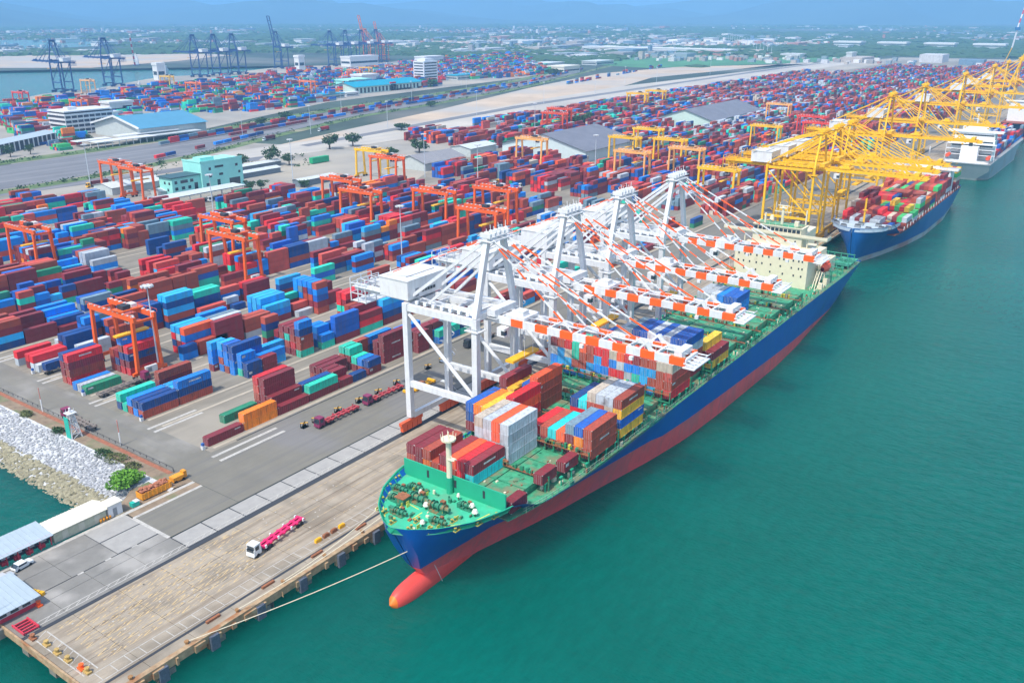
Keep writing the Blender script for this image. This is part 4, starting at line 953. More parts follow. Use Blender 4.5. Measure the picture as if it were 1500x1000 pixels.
hb_ = MB().box(123.5,117.2,ZFD,126.0,119.6,ZFD+1.5,0); hb_.box(123.4,117.1,ZFD+1.5,126.1,119.7,ZFD+1.65,1); hb_.build('deck_house', [WB, RUST], ship)
mb = MB()
for k in range(60):
    x, y = U(117.5,132.5), U(102,122.5)
    if math.hypot(x-126,y-112) < 9 or R() < .3: mb.box(x,y,ZFD,x+U(.2,.9),y+U(.2,1.2),ZFD+U(.2,.9),random.choice([0,0,0,0,1,2]))
mb.build('deck_fittings', [WB, RUST, CREAM], ship)['kind'] = 'stuff'
# outer railing/ladders
rl = MB(); x = 140
while x < 396:
    for sgn in (-1,1):
        h = interp([(r_[-1][0], r_[-1][1]) for r_ in rings], x); rl.box(x,YC0+sgn*(h-.35)-.05,ZD,x+.1,YC0+sgn*(h-.35)+.05,ZD+1.5)
    x += 2.2
rr = [(r_[-1][0], r_[-1][1]) for r_ in rings if 138 < r_[-1][0] < 398]
for (a,h),(c,k) in zip(rr[:-1], rr[1:]):
    for sgn in (-1,1):
        for z in (ZD+.9, ZD+1.5): rl.beam((a,YC0+sgn*(h-.35),z),(c,YC0+sgn*(k-.35),z),.07,.07)
tag(rl.build('deck_railing', mat('rail_pale',(0.35,0.42,0.32),.6,.3,1), ship), kind='stuff')
# bays: hatch covers, fins, lashing bridges, stanchions
BX = [139.0,151.8,165.3,179.7,194.4,208.8,222.4,237.0,250.6,264.4,278.2,292.0,305.8,319.6,330.0]
hm = {}
def hatch(x, L, y0, y1, z1=13.85):
    if x > 240: z1 = 14.3
    mb = MB(); w = (y1-y0)/3
    for k in range(3): mb.box(x,y0+k*w+.15,ZD+1.2,x+L,y0+(k+1)*w-.15,z1,0)
    mb.box(x+.3,y0+.4,ZD,x+L-.3,y1-.4,ZD+1.2,1)
    y = y0+.3
    while y < y1:
        mb.box(x-.55,y,ZD,x-.02,y+.28,z1+.1,4); mb.box(x+L+.02,y,ZD,x+L+.3,y+.22,z1-.2,1); y += 2.5
    for _ in range(26):
        a, b_ = U(x,x+L-1), U(y0+.5,y1-1); mb.box(a,b_,z1,a+U(.2,.8),b_+U(.2,.5),z1+U(.08,.3),random.choice([1,2,3]))
    mb.box(x+L*.5-.12,y0+.2,z1,x+L*.5+.12,y1-.2,z1+.14,1)
    mb.build('hatch_cover', [SGREEN, DGREEN, RUST, CREAM, BGREEN], ship)
for i, x in enumerate(BX[:-1]):
    wd = 12.9 if i > 1 else (10.5 if i == 0 else 13)
    if x < 150: y0, y1 = YC0-12.4, YC0+12.4
    elif x < 163: y0, y1 = YC0-13.6, YC0+13.6
    else: y0, y1 = YC0-14.8, YC0+14.8
    hatch(x, 12.2 if i < 13 else 9.6, y0, y1)
    if i:
        lb = MB(); xb = x-.95; hgt = 16.6 if i in (2,3,4,5,6,7) else (15.1 if i > 7 else 15.4)
        hbb = 15 if x < 155 else 17.6
        k = -hbb
        while k <= hbb:
            lb.box(xb-.18,YC0+k-.14,ZD,xb+.18,YC0+k+.14,hgt,0); k += 2.5
        lb.box(xb-.4,YC0-hbb,hgt-.9,xb+.4,YC0+hbb,hgt-.75,1); lb.box(xb-.42,YC0-hbb,hgt,xb-.34,YC0+hbb,hgt+.08,0); lb.box(xb-.3,YC0-hbb,ZD+1.8,xb+.3,YC0+hbb,ZD+1.95,0)
        for _ in range(22):
            k = U(-hbb,hbb); lb.box(xb-.35,YC0+k,hgt-.7,xb+.3,YC0+k+U(.2,1.0),hgt+U(.0,.7),random.choice([0,1,1,2,3]))
        lb.build('lashing_bridge', [DGREEN, RUST, mat('lashing_yellow',(0.6,0.5,0.05),.6,.2,2), BGREEN], ship)
sm_ = MB().box(-.14,-.14,0,.14,.14,2.4).box(-.5,-.3,2.2,.5,.3,2.45).mesh('deck_stanchion',[BGREEN])
x = 150
while x < 335:
    for sgn in (-1,1):
        h = 17.4 if x > 163 else (14.6 if x < 152 else 16)
        inst('deck_stanchion', sm_, ship, (x, YC0+sgn*h, ZD))
    x += 4.6
# loose gear over the main deck
mb = MB()
for _ in range(420):
    x = U(140,394); s = random.choice([-1,1]); h = U(15.2,17.9) if x < 342 else U(2,17.5)
    if x < 155: h = U(13,14.4)
    z0 = ZD; mb.box(x,YC0+s*h,z0,x+U(.2,1.4),YC0+s*h+U(.15,.6),z0+U(.15,1.3),random.choice([0,0,1,2,3,0]))
mb.build('main_deck_fittings', [DGREEN, RUST, CREAM, BGREEN], ship)['kind'] = 'stuff'
# superstructure
hs = MB().box(342.2,YC0-11.2,ZD,353.5,YC0+19.0,24.6); hs.box(342.6,YC0-11.0,24.6,353.2,YC0+14.6,27.6); hs.box(343.0,YC0-7.5,27.6,353,YC0+12.5,32.4)
hs.box(342.0,YC0-11.4,24.5,353.7,YC0+19.2,24.75); hs.box(342.3,YC0-11.1,27.55,353.4,YC0+14.8,27.8)
acc = hs.build('accommodation_block', CREAM, ship)
wm = MB().box(-.06,-.28,-.4,.05,.28,.4,0).mesh('window',[GLASS])
for z, ys_ in ((22.6,[-9,-7.6,-5.4,-1.6,.2,4.6,7.2,9.6,12.2,14.6,17.2]),(19.6,[-9.2,-7.8,-4.9,-.4,3.6,7.2,9.6,12.4,15.0,17.2]),(16.6,[-9,-6,-1.6,3.6,9.6,14.6])):
    for yy in ys_: inst('window', wm, acc, (342.16, YC0+yy, z))
for z, ys_ in ((26.2,[-9,-5,-1,3,7,11]),(30,[-5,-1,4,9])):
    for yy in ys_: inst('window', wm, acc, (342.55 if z < 27 else 342.95, YC0+yy, z))
br = MB().box(342.6,YC0-17.4,31.6,347.4,YC0+24.6,32.0); br.box(342.4,YC0-17.5,32,342.6,YC0+24.7,33.2); br.box(342.6,YC0-17.5,32,347.4,YC0-17.3,33.2); br.box(342.6,YC0+24.5,32,347.4,YC0+24.7,33.2)
for k in (-13.5,-9.5,16,20.5): br.beam((344,YC0+k,24.8),(344,YC0+k,31.6),.4,.4)
br.beam((344,YC0-16.8,31.6),(344,YC0-11.4,27),.35,.35)
br.box(342.7,YC0-7,32,350.5,YC0+12,35.2,0); br.box(342.4,YC0-7.6,35.2,350.8,YC0+12.6,35.5,0)
brg = br.build('bridge', CREAM, ship); 
for k in range(11): 
    w = MB().box(342.62,YC0-6.6+1.72*k,33.4,342.7,YC0-5.2+1.72*k,34.7).build('window', GLASS, brg)
tp = MB().box(342.9,YC0-6.8,35.5,350,YC0+11.8,35.62,1)
for k in range(8): tp.beam((342.8,YC0-7+2.6*k,35.5),(342.8,YC0-7+2.6*k,36.7),.08,.08)
tp.beam((342.8,YC0-7,36.6),(342.8,YC0+11.6,36.6),.08,.08)
tp.tube((346.5,YC0+2.2,35.6),(346.5,YC0+2.2,43),.55,8,0); tp.beam((346.5,YC0-1.2,40.5),(346.5,YC0+5.6,40.5),.35,.3); tp.beam((346.5,YC0-.2,43),(346.5,YC0+4.4,43),.35,.3); tp.box(345.6,YC0+.6,42,347.4,YC0+3.6,42.2)
for k in (-.8,.6,3.6,5.2): tp.tube((346.5,YC0+k,40.5),(346.5,YC0+k,43.4+k*.2),.13,5)
tp.tube((345,YC0+8.6,35.6),(345,YC0+8.6,39.6),.4,7); tp.box(344.5,YC0-5,35.6,346.3,YC0-3.4,37.6); tp.tube((348,YC0+7,36.6),(348,YC0+7,38.4),1.0,9,0,.6)
tp.tube((349.3,YC0-6.4,35.5),(349.3,YC0-6.4,41.5),.3,6); tp.build('radar_mast', [CREAM, SGREEN], ship)
fu = MB().prism([(360,YC0-4),(361,YC0-5),(369,YC0-5),(370,YC0-4),(370,YC0+6),(369,YC0+7),(361,YC0+7),(360,YC0+6)],ZD,31,0)
fu.box(357,YC0-12,ZD,378,YC0+13,18,0); fu.box(358,YC0-9,18,374,YC0+10,22,0)
for k in (-2,1,4): fu.tube((365,YC0+k,31),(366,YC0+k,33.4),.7,8,1)
fu.build('funnel', [CREAM, DARK], ship)
lbt = MB(); b = len(lbt.v); N = 8; M = 8
for j in range(M+1):
    t = j/M; r_ = 1.7*math.sin(math.pi*min(max(t,.06),.94))**.45; x = 351+9*t
    for i in range(N): a = 2*math.pi*i/N; lbt.v.append((x, YC0-14.6+math.cos(a)*r_, 18.4+math.sin(a)*r_*1.15))
for j in range(M):
    for i in range(N): lbt.f.append((b+j*N+i,b+j*N+(i+1)%N,b+(j+1)*N+(i+1)%N,b+(j+1)*N+i)); lbt.m.append(0); lbt.c.append(None)
lbt.box(353.5,YC0-15.3,19.9,357.5,YC0-13.9,20.8); lbt.build('lifeboat', mat('lifeboat_orange',(0.80,0.10,0.035),.5,.08,1), ship, smooth=False)
dv_ = MB()
for x in (352.4,359): dv_.beam((x,YC0-12.2,ZD),(x,YC0-13.2,21.6),.4,.4); dv_.beam((x,YC0-13.2,21.6),(x,YC0-16,22.4),.35,.35); dv_.beam((x,YC0-15.5,ZD),(x,YC0-15.2,17),.3,.3)
for k in range(4): dv_.box(346+3*k,YC0-16.6,ZD,347.6+3*k,YC0-15,ZD+U(1,3)); 
for k in range(3): dv_.beam((345,YC0-15+k,ZD),(350,YC0-15+k,ZD+6),.25)
dv_.build('davit', [CREAM], ship)
af = MB()
for k in range(5):
    x = 357+8*k
    for j in range(13): af.box(x,YC0-17+2.8*j,ZD,x+.35,YC0-16.7+2.8*j,16.8-(.3 if j%2 else 0))
    af.box(x-.1,YC0-17.2,16.4,x+.5,YC0+17,16.6); af.box(x-.1,YC0-17.2,14.3,x+.5,YC0+17,14.45); af.box(x,YC0-17,13.2,x+7.0,YC0-10,13.4) if k > 2 else None
for _ in range(60):
    x, y = U(372,396), U(YC0-16,YC0+16); af.box(x,y,ZD,x+U(.5,1.6),y+U(.5,1.6),ZD+U(.4,2.2),1)
af.build('aft_lashing_frame', [mat('frame_green',(0.05,0.30,0.20),.6,.25,1), DGREEN], ship)
# ---- containers carried by the ship
def shipstack(x, y, L, codes, z0=14.0, bay='', lane=''):
    for t, c in enumerate(codes):
        if c == '.': continue
        SC.append((x, y, z0+t*H, L, c, bay, lane, t, len(codes)))
SC = []
LN = lambda k, y0=94.8: y0+2.53*k
# foremost bay
for k, cs in enumerate(['cm','RR','re','Rm','r','or','mm','rm']): shipstack(139.2, 110.0+2.53*k, 40, cs, 14.0, 'foremost bay', k)
shipstack(136.4, 97.4, 20, 'm', 12.6, 'seaward edge behind the green breakwater', 0)
shipstack(148.4, 97.4, 20, 'm', 14, 'seaward edge before the second bay', 0); shipstack(156.4, 96.4, 20, 'm', 14, 'seaward edge beside the second bay', 1)
for k, cs in enumerate([(161.5,122.3,'eyy'),(161.5,124.8,'rro'),(161.5,127.3,'mbn')]): shipstack(cs[0],cs[1],40,cs[2],14,'inland edge behind the white stack',k)
for k, cs in enumerate(['wwww','wwee','wwww','wwwk']): shipstack(151.8, 109.3+2.53*k, 40, cs, 14, 'second bay', k)
for k, cs in enumerate(['rrr','eon','mms','re','rc','mr','mR','','','rReR','rRRR','.'][:10]): shipstack(165.4, 94.6+2.53*k, 40, cs, 14, 'third bay', k)
for k, cs in enumerate(['ynyr','mykw','mmrw','mRrk','rRc','rRb','','','','','rrre','mRn','k','my','ymm']): shipstack(179.8, 94.6+2.53*k, 40, cs, 14, 'fourth bay', k)
wall = ['Rrrk','rrrr','BBrr','BrBr','BBrm','BBtR','BwRr','BRwR','BwRw','wBrR','wBBR','BrRR','BBRo','rrrt','BBer','BBBw']
wall = ['Rrpkw','rrrkn','lrlrw','Bllrw','BtBmb','BwBRw','BRweb','kRBkw','wBRRr','wBlRR','wlrrR','lrreo','Brtto','BlkRb','lllrk','lBwmw'][:16]
for k, cs in enumerate(wall): shipstack(208.9, 94.8+2.5*k, 40, cs[:4], 13.9, 'container wall', k)
for k, cs in enumerate(['n','mrrwn','mrrwn','mrrww','mrrnn','mrrkw','rrmwn','rrmwb','rrrws','rrmw','rrww','rrw','rrn','rr','rr','r']): 
    if k: shipstack(222.5, 94.8+2.5*k, 40, cs, 13.9, 'bay behind the container wall', k)
shipstack(237.2, 94.9, 20, 'ym', 13.9,'bay before the bare hatches',0); shipstack(243.5, 94.9, 20, 'ym', 13.9,'bay before the bare hatches, inner half',0); shipstack(237.2,97.4,20,'ymy',13.9,'bay before the bare hatches',1); shipstack(243.5,97.4,20,'ymy',13.9,'bay before the bare hatches, inner half',1); 
for k in (3,5,6,8,10,11,12): shipstack(237.2, 94.9+2.5*k, 20, 'm' if k%2 else 'r', 13.9,'low bay before the bare hatches',k)
for k, cs in enumerate(['BBn','BBn','lBB','BBw','BBw','BBw']): shipstack(285.0, 107+2.5*k, 40, cs, 13.9, 'lone blue block on the bare hatches', k)
SC_ALL = SC; occs = {}
for c in SC: occs.setdefault((round(c[1],1)), []).append(c)
def sc_hidden(c):
    x, y, z, L, code, bay, lane, t, nt = c
    if t >= nt-1: return False
    def any_at(yy, x0, x1):
        return any(abs(d[1]-yy) < .4 and abs(d[2]-z) < 1.4 and d[0] < x1 and d[0]+LEN[d[3]] > x0 for d in SC_ALL)
    side = any_at(y-2.53, x+1, x+LEN[L]-1); front = any_at(y, x-3.5, x-.3)
    return side and front
hid = [c for c in SC if sc_hidden(c)]; SC = [c for c in SC if not sc_hidden(c)]
mb = MB()
for c in hid: mb.box(c[0],c[1],c[2]+.03,c[0]+LEN[c[3]],c[1]+CW,c[2]+H-.02,0,jit(CC[c[4]]))
tag(mb.build('inner_ship_containers', CATT), 'containers deep inside the stacks of the green ship', 'containers', kind='stuff')
TIS = ['bottom tier','second tier','third tier','fourth tier','fifth tier','top tier']
for x, y, z, L, c, bay, lane, t, nt in SC:
    tier = 'lone' if nt == 1 else ('top' if t == nt-1 else TIS[t])
    lbl = f"{CN[c]} {'forty' if L==40 else 'twenty'} foot container on the green ship, {bay}, {ORD[lane]} lane, {tier}"
    if len(lbl.split()) > 16: lbl = f"{CN[c]} container, {tier}, {ORD[lane]} lane, {bay}"
    container(x, y, z, L, c, lbl, 'containers on the green ship')
print('ship containers', len(SC))
# open box of scrap on the fourth bay
ob = thing('open_top_container','open rust brown container heaped with yellow lashing gear on the green ship','container',(182,124.9,16.7))
b = MB()
for (x0,y0_,x1,y1_) in ((0,0,12.2,.12),(0,2.32,12.2,2.44),(0,.12,.12,2.32),(12.08,.12,12.2,2.32)): b.box(x0,y0_,0,x1,y1_,2.4)
b.box(0,0,0,12.2,2.44,.1); b.build('container_wall', mat('rust_brown_paint',(0.28,0.05,0.03),.6,.2,1), ob)
b = MB()
for _ in range(90): b.rock((U(.6,11.6),U(.4,2.0),U(1.8,2.6)),U(.3,.6),random.choice([0,1,2]))
tag(b.build('lashing_gear', [YEL, RUST, DARK], ob), kind='stuff')
# second ship
def simple_ship(label, x0, L, yc, zd, zf, bow=True, mats=None, hb=17.5):
    s = thing('container_ship', label, 'ship')
    wl = [(0,.1),(8,1.4),(30,7),(60,13),(90,hb-1),(L*.75,hb-.8),(L,hb*.72)]
    dk = [(0,0),(1.5,4.2),(4,8),(9,12),(18,15),(32,hb-.6),(50,hb),(L*.9,hb),(L,hb-1)]
    if not bow: wl = [(0,hb*.85),(30,hb*.95),(L*.6,hb),(L,1)]; dk = [(0,hb),(L*.8,hb),(L,2)]
    st_ = (lambda z: x0+6-(z+9)*.30) if bow else (lambda z: x0+3-(z+9)*.1)
    if bow:
        rg = hull(s, x0, L, 2*hb, yc, zd, zf, [(0,-1.2),(L,-1.2)], mats, wl, dk, st_, fx=20)
    else:
        # stern towards the viewer: build from the transom
        mb = MB(); N = 24; rg = []
        for i in range(N+1):
            u = i/N; x = x0+L*u; row = []
            w = interp(wl, L*u); k = interp(dk, L*u)
            for z in (-9,-4,-2.6,zd*.4,zd*.8,zd): 
                tt = max(0,(z+4)/(zd+4)); hh = w+(k-w)*tt**.7; xx = x + (5.5*(1-tt) if i == 0 else 5.5*(1-tt)*(1-u)) if bow is False else x
                if i == 0 and z < -2: hh = w*.6
                row.append((xx, hh, z))
            rg.append(row)
        for sgn in (-1,1):
            b = len(mb.v)
            for row in rg:
                for xx, hh, z in row: mb.v.append((xx, yc+sgn*hh, z))
            for i in range(N):
                for j in range(5):
                    f = (b+i*6+j,b+(i+1)*6+j,b+(i+1)*6+j+1,b+i*6+j+1); mb.f.append(f if sgn<0 else f[::-1]); mb.m.append(0 if j<2 else 1); mb.c.append(None)
        l = rg[0]
        for j in range(5): mb.poly([(l[j][0],yc-l[j][1],l[j][2]),(l[j][0],yc+l[j][1],l[j][2]),(l[j+1][0],yc+l[j+1][1],l[j+1][2]),(l[j+1][0],yc-l[j+1][1],l[j+1][2])],0 if j<2 else 1)
        mb.build('hull', mats, s)
    pts = [(r_[-1][0], yc-max(.05,r_[-1][1]-.2)) for r_ in rg] + [(r_[-1][0], yc+max(.05,r_[-1][1]-.2)) for r_ in rg[::-1]]
    return s, pts
PALE = mat('pale_blue_deck',(0.42,0.52,0.62),.55,.12,.4)
BL2 = mat('second_hull_blue',(0.006,0.10,0.34),.4,.1,.1); GH = mat('grey_hull',(0.30,0.36,0.40),.45,.1,.1,col2=(0.28,0.24,0.22),thr=.68); WB2 = mat('pale_boot_topping',(0.42,0.46,0.47),.5,.12,.2,col2=(0.40,0.25,0.22),thr=.56)
s2, p2 = simple_ship('container ship with bright blue hull and pale bow deck, fully loaded behind the green ship', 445, 188, 111.8, 10.4, 15.5, True, [WB2, BL2])
fp = [p for p in p2 if p[0] < 471]; MB().prism([p for p in p2 if p[0] < 471], 13.6, 14.0).build('forecastle_deck', PALE, s2)
MB().prism([(max(p[0],467),p[1]) for p in p2], 9.4, 9.8).build('main_deck', mat('red_brown_deck',(0.25,0.07,0.05),.7,.2,.5), s2)
b = MB()
rr = sorted({(round(x,2), abs(y-111.8)) for x, y in p2 if x < 473})
for sgn in (-1,1):
    for (a,h),(c,k) in zip(rr[:-1], rr[1:]): 
        if abs(c-a) > .01: b.poly([(a,111.8+sgn*h,14),(c,111.8+sgn*k,14),(c,111.8+sgn*(k+.02),15.55),(a,111.8+sgn*(h+.02),15.55)])
b.build('bulwark', PALE, s2)
b = MB()
for (x,y) in [(x_-7,y_) for x_,y_ in [(459,106),(459,118),(464,101),(464,123),(468,112),(470,104),(470,120),(462,112),(467,98.5),(467,125)]]: b.box(x-.9,y-1.4,14,x+.9,y+1.4,15.3,0); b.tube((x,y-1.2,15),(x,y+1.2,15),.8,8,1)
b.tube((465,111.8,14),(465,111.8,27),.5,8,2); b.box(464,110.8,21,466,112.8,21.2,2); b.build('bow_winches', [GREY, DARK, YEL], s2)
random.seed(5)
b = MB(); SP = 'mmmmmmrrrrRRppjjyykwbbno'; x = 471
for bay in range(11):
    h0 = [1.6,2.6,3.4,3.8,4.2,3.6,4.4,4.6,4.8,4.8,5,5,4][bay]; m1 = 13
    if bay in (9,): x += 14; continue
    dom = random.choice(SP)
    for k in range(13):
        if bay == 0 and not 1 < k < 11: continue
        nt = max(1,int(h0+U(-.6,.7)))
        if bay < 2 and k > 9: nt = max(1, nt-1)
        for t in range(nt): b.box(x,95.5+2.5*k,10.2+t*H+.03,x+12.19,95.5+2.5*k+2.44,10.2+(t+1)*H-.02,0,jit(CC[dom if R()<.3 else random.choice(SP)]),bottom=False)
    x += 14.2
tag(b.build('deck_containers', CATT), 'mixed containers stacked five high on the blue ship', 'containers', kind='stuff')
b = MB().box(599,97,9.8,611,127,24,0); b.box(598,93,24,606,131,25,0); b.box(599,104,25,607,120,28,0); b.tube((604,112,28),(604,112,37),.4,6); b.box(598.7,98,22,598.9,126,23,1); b.build('accommodation_block', [mat('ship_white',(0.75,0.78,0.8),.5,.05,.5), GLASS], s2)
for k in range(22):
    pass
b = MB()
for k in range(21): b.box(480+7*k,95.0,9.8,480.25+7*k,95.3,12.0,0); b.box(482+7*k,94.6,9.8,484+7*k,95.3,11,1)
b.build('deck_stanchions', [mat('ship_white',(0,0,0)), mat('red_brown_deck',(0,0,0))], s2)
# third ship, stern towards us
s3, p3 = simple_ship('grey hulled ship seen from its stern with white bridge, beyond the blue ship', 742, 225, 112.0, 9.0, 9.0, False, [WB2, GH])
MB().prism(p3, 8.4, 8.9).build('main_deck', mat('grey_deck',(0.3,0.33,0.35),.6,.1,.4), s3)
WS = mat('ship_white',(0,0,0)); b = MB().box(762,97,8.9,774,127,24,0); b.box(766,98,24,775,126,29,0); b.box(765,92.5,29,773,131.5,30,0); b.box(765.5,103,30,773,121,33.2,0)
for z in (12,15,18,21,26): b.box(761.7,97,z,761.95,127,z+.25,0); b.box(761.8,98,z+1,761.97,126,z+2,1)
for z in (13,17,21): b.box(757,95,z,762,129,z+.25,0); b.beam((757,95,z-4),(757,95,z),.3); b.beam((757,129,z-4),(757,129,z),.3)
b.tube((768,112,33),(768,112,43),.5,6,0); b.beam((768,108,39),(768,116,39),.3,.3,0); b.box(752,106,8.9,758,118,20,0); b.tube((755,112,20),(755,112,23),1.4,8,1)
b.build('accommodation_block', [WS, GLASS], s3)
b = MB().box(744,97,8.9,752,127,9.3,0)
for k in range(9): b.box(743.5,97+3.6*k,8.9,743.8,97.2+3.6*k,11,0)
b.box(743.4,96,10.8,743.8,128,11,0); b.tube((748,126,13),(756,126,13),1.4,8,1); b.box(747,95.5,11,757,96,14,0); b.tube((748,98,12.6),(755,98,12.6),1.5,8,1); b.build('stern_gear', [WS, mat('lifeboat_orange',(0,0,0))], s3)
b = MB(); x = 780
for bay in range(11):
    for k in range(12):
        for t in range(max(1,int(U(2,4.8)))): b.box(x,97.5+2.5*k,9.4+t*H,x+12.19,97.5+2.5*k+2.44,9.4+(t+1)*H-.03,0,jit(CC[random.choice('mmrRbbnBsw')]),bottom=False)
    x += 14.4
tag(b.build('deck_containers', CATT), 'containers stacked on the grey ship', 'containers', kind='stuff')
s4, p4 = simple_ship('dark hulled ship at the right edge beyond the grey ship', 1030, 230, 112.0, 11, 11, False, [HRED, mat('dark_navy_hull',(0.012,0.03,0.08),.4,.1,.2)])
MB().prism(p4, 10.4, 10.9).build('main_deck', mat('red_brown_deck',(0,0,0)), s4)
b = MB().box(1050,97,10.9,1062,127,30,0); b.box(1049,93,30,1057,131,31,0); b.build('accommodation_block', WS, s4)
b = MB()
for bay in range(10):
    for k in range(12):
        for t in range(int(U(2,5))): b.box(1070+14*bay,97.5+2.5*k,11.2+t*H,1082+14*bay,99.9+2.5*k,11.2+(t+1)*H-.03,0,jit(CC[random.choice('mmrRbnBs')]),bottom=False)
tag(b.build('deck_containers', CATT), 'containers stacked on the dark hulled ship', 'containers', kind='stuff')
# mooring ropes
def rope(p, q, sag, label, r=.09):
    mb = MB(); p = Vector(p); q = Vector(q); N = 14; pr = p
    for i in range(1, N+1):
        t = i/N; c = p+(q-p)*t; c.z -= sag*4*t*(1-t); mb.tube(pr, c, r, 6); pr = c
    tag(mb.build('mooring_rope', ROPE), label, 'rope', 'mooring ropes of the green ship')
rope((129.6,104.6,11.3),(78,133.2,.6),1.2,'long mooring rope from the seaward bow to the open quay')
rope((118.5,118.6,13.6),(90,133.2,.6),.8,'upper short mooring rope close along the quay face')
rope((121.5,122.5,13),(102,133.2,.6),.9,'lower short mooring rope nearest the ship side')
rope((449.5,118,12),(420,133.2,.6),.8,'mooring rope from the blue bow to the quay, upper'); rope((450.5,121,12),(428,133.2,.6),.9,'mooring rope from the blue bow to the quay, lower')
# ------------------------------------------------------------------ vehicles
def truck(label, x, y, rz, cabm, trail=True, load=None, group='trucks and trailers in the terminal', trm=None, L=13.0):
    """heads towards local -x"""
    t = thing('truck', label, 'truck', (x,y,0.03), rz, group)
    c = MB().box(0,-1.2,.7,2.3,1.2,2.2); c.prism([(0.25,-1.15),(2.2,-1.15),(2.2,1.15),(.25,1.15)],2.2,3.3); c.box(-.15,-1.15,.5,.1,1.15,.95); 
    cab = c.build('cab', cabm, t); MB().box(-.02,-1.05,1.55,.27,1.05,2.2).box(.2,-1.0,2.2,.26,1.0,3.0).box(.5,-1.22,1.9,1.6,-1.14,2.9).box(.5,1.14,1.9,1.6,1.22,2.9).build('windscreen', GLASS, cab)
    MB().box(2.3,-.45,.7,6,.45,1.0).build('chassis', DARK, t)
    ax = [1.1,4.3,5.5] + ([L+1.2,L+2.5] if trail else [])
    wm_ = MB().tube((0,-.16,0),(0,.16,0),.52,12).mesh('wheel',[RUBBER])
    for k in ax:
        for s in (-1.05,1.05): inst('wheel', wm_, t, (k,s,.52))
    if trail:
        f = MB()
        for s in (-.6,.6): f.beam((3.4,s,1.25),(3.4+L,s,1.25),.62,.5)
        for k in range(7): f.box(3.4+L*k/6-.3,-1.25,1.1,3.4+L*k/6+.3,1.25,1.45)
        for k in (0.02,.33,.66,.97): 
            for s in (-1,1): f.box(3.4+L*k-.2,s*1.25-.15,1.0,3.4+L*k+.25,s*1.25+.15,1.75,1)
        f.build('trailer', [trm or MAGENTA, trm or cabm], t)
    return t
truck('white truck with magenta flat trailer driving on the quay deck', 104.0, 146.2, math.radians(8), mat('truck_white',(0.72,0.76,0.78),.35,.04,1), group=None, L=13.5)
tw = truck('plum yard truck with red flat trailer, nearer one parked on the quay road', 158.5,183.6,math.radians(0), PURPLE, trm=mat('trailer_red',(0.42,0.05,0.06),.6,.25,1.5,col2=(0.22,0.12,0.10),thr=.56), L=13)
copy_tree(tw,(178.5,183.4,.03),label='plum yard truck with red flat trailer, second one parked on the quay road')
truck('plum yard truck with bare skeletal trailer leaving the first yard row', 121.2,262.5,math.radians(4), PURPLE, trm=mat('dusty_frame',(0.2,0.17,0.15),.8,.3,2), L=15)
tt = bpy.data.objects['truck.003']; tt.location = (152,257.6,.03); tt.rotation_euler = (0,0,math.radians(184))
truck('maroon truck with empty trailer on the shore road behind the light tower', 119.9,252,math.radians(-92), PURPLE, trm=mat('dusty_frame',(0,0,0)), L=13)
for i, (x, y, rz, l_, m_, ld) in enumerate([(150,289.5,180,'truck with navy container entering the fourth yard row',mat('truck_white',(0,0,0)),'b'),(205,220,0,'dark truck between the quayside row and second row',DARK,None),(236,189,0,'grey truck with trailer behind the yellow cages near the first white crane',DARK,None),(500,372,0,'white truck with yellow load on the cross road',mat('truck_white',(0,0,0)),'y'),
      (505,352,90,'white truck turning on the cross road',mat('truck_white',(0,0,0)),None),(392,560,0,'truck parked behind the aqua building',mat('truck_white',(0,0,0)),'m'),(330,600,0,'maroon box truck on the side road left of the aqua building',YEL,'m'),(560,690,10,'maroon container truck on the railway road',mat('truck_white',(0,0,0)),'m'),(640,700,10,'red container truck farther along the railway road',mat('truck_white',(0,0,0)),'R')]):
    t = truck(l_, x, y, math.radians(rz), m_, trm=mat('dusty_frame',(0,0,0)))
    if ld:
        v = Matrix.Rotation(math.radians(rz),4,'Z') @ Vector((3.9,-1.22,1.48)); o = inst('shipping_container', CM[40], None, (x+v.x,y+v.y,v.z), math.radians(rz), CC[ld]); tag(o, {(150,'b'):'navy container on the truck entering the fourth yard row',(500,'y'):'yellow container riding on a truck along the cross road',(392,'m'):'maroon container on the truck parked behind the aqua building',(330,'m'):'maroon container on the truck left of the aqua building',(560,'m'):'maroon container on the nearer truck of the railway road',(640,'R'):'red container on the farther truck of the railway road'}[(x,ld)], 'shipping container', 'containers riding on trucks')
def car(label, x, y, rz, m, z=0.03):
    t = thing('parked_car', label, 'car', (x,y,z), rz)
    b = MB(); pr = [(-2.2,.35),(2.2,.35),(2.25,.85),(1.2,1.0),(.6,1.5),(-1.4,1.52),(-2.1,.95),(-2.25,.8)]
    n = len(pr); b.v = [(x_, -.88, z_) for x_, z_ in pr] + [(x_, .88, z_) for x_, z_ in pr]
    for i in range(n): b.f.append((i,(i+1)%n,n+(i+1)%n,n+i)); b.m.append(1 if i in (3,5) else 0); b.c.append(None)
    b.f += [tuple(range(n))[::-1], tuple(range(n,2*n))]; b.m += [0,0]; b.c += [None,None]
    b.box(-1.3,-.9,1.02,.6,-.86,1.42,1); b.box(-1.3,.86,1.02,.6,.9,1.42,1); b.build('body', [m, GLASS], t)
    wm_ = MB().tube((0,-.1,0),(0,.1,0),.33,10).mesh('wheel',[RUBBER])
    for k in (-1.4,1.35):
        for s in (-.82,.82): inst('wheel', wm_, t, (k,s,.33))
car('white pickup parked in front of the long quay shed', 72.5,184.6,math.radians(8), mat('truck_white',(0,0,0)))
car('silver car parked behind the white pickup at the quay shed', 67.6,183.0,math.radians(10), mat('silver_paint',(0.45,0.47,0.5),.3,.05,1))
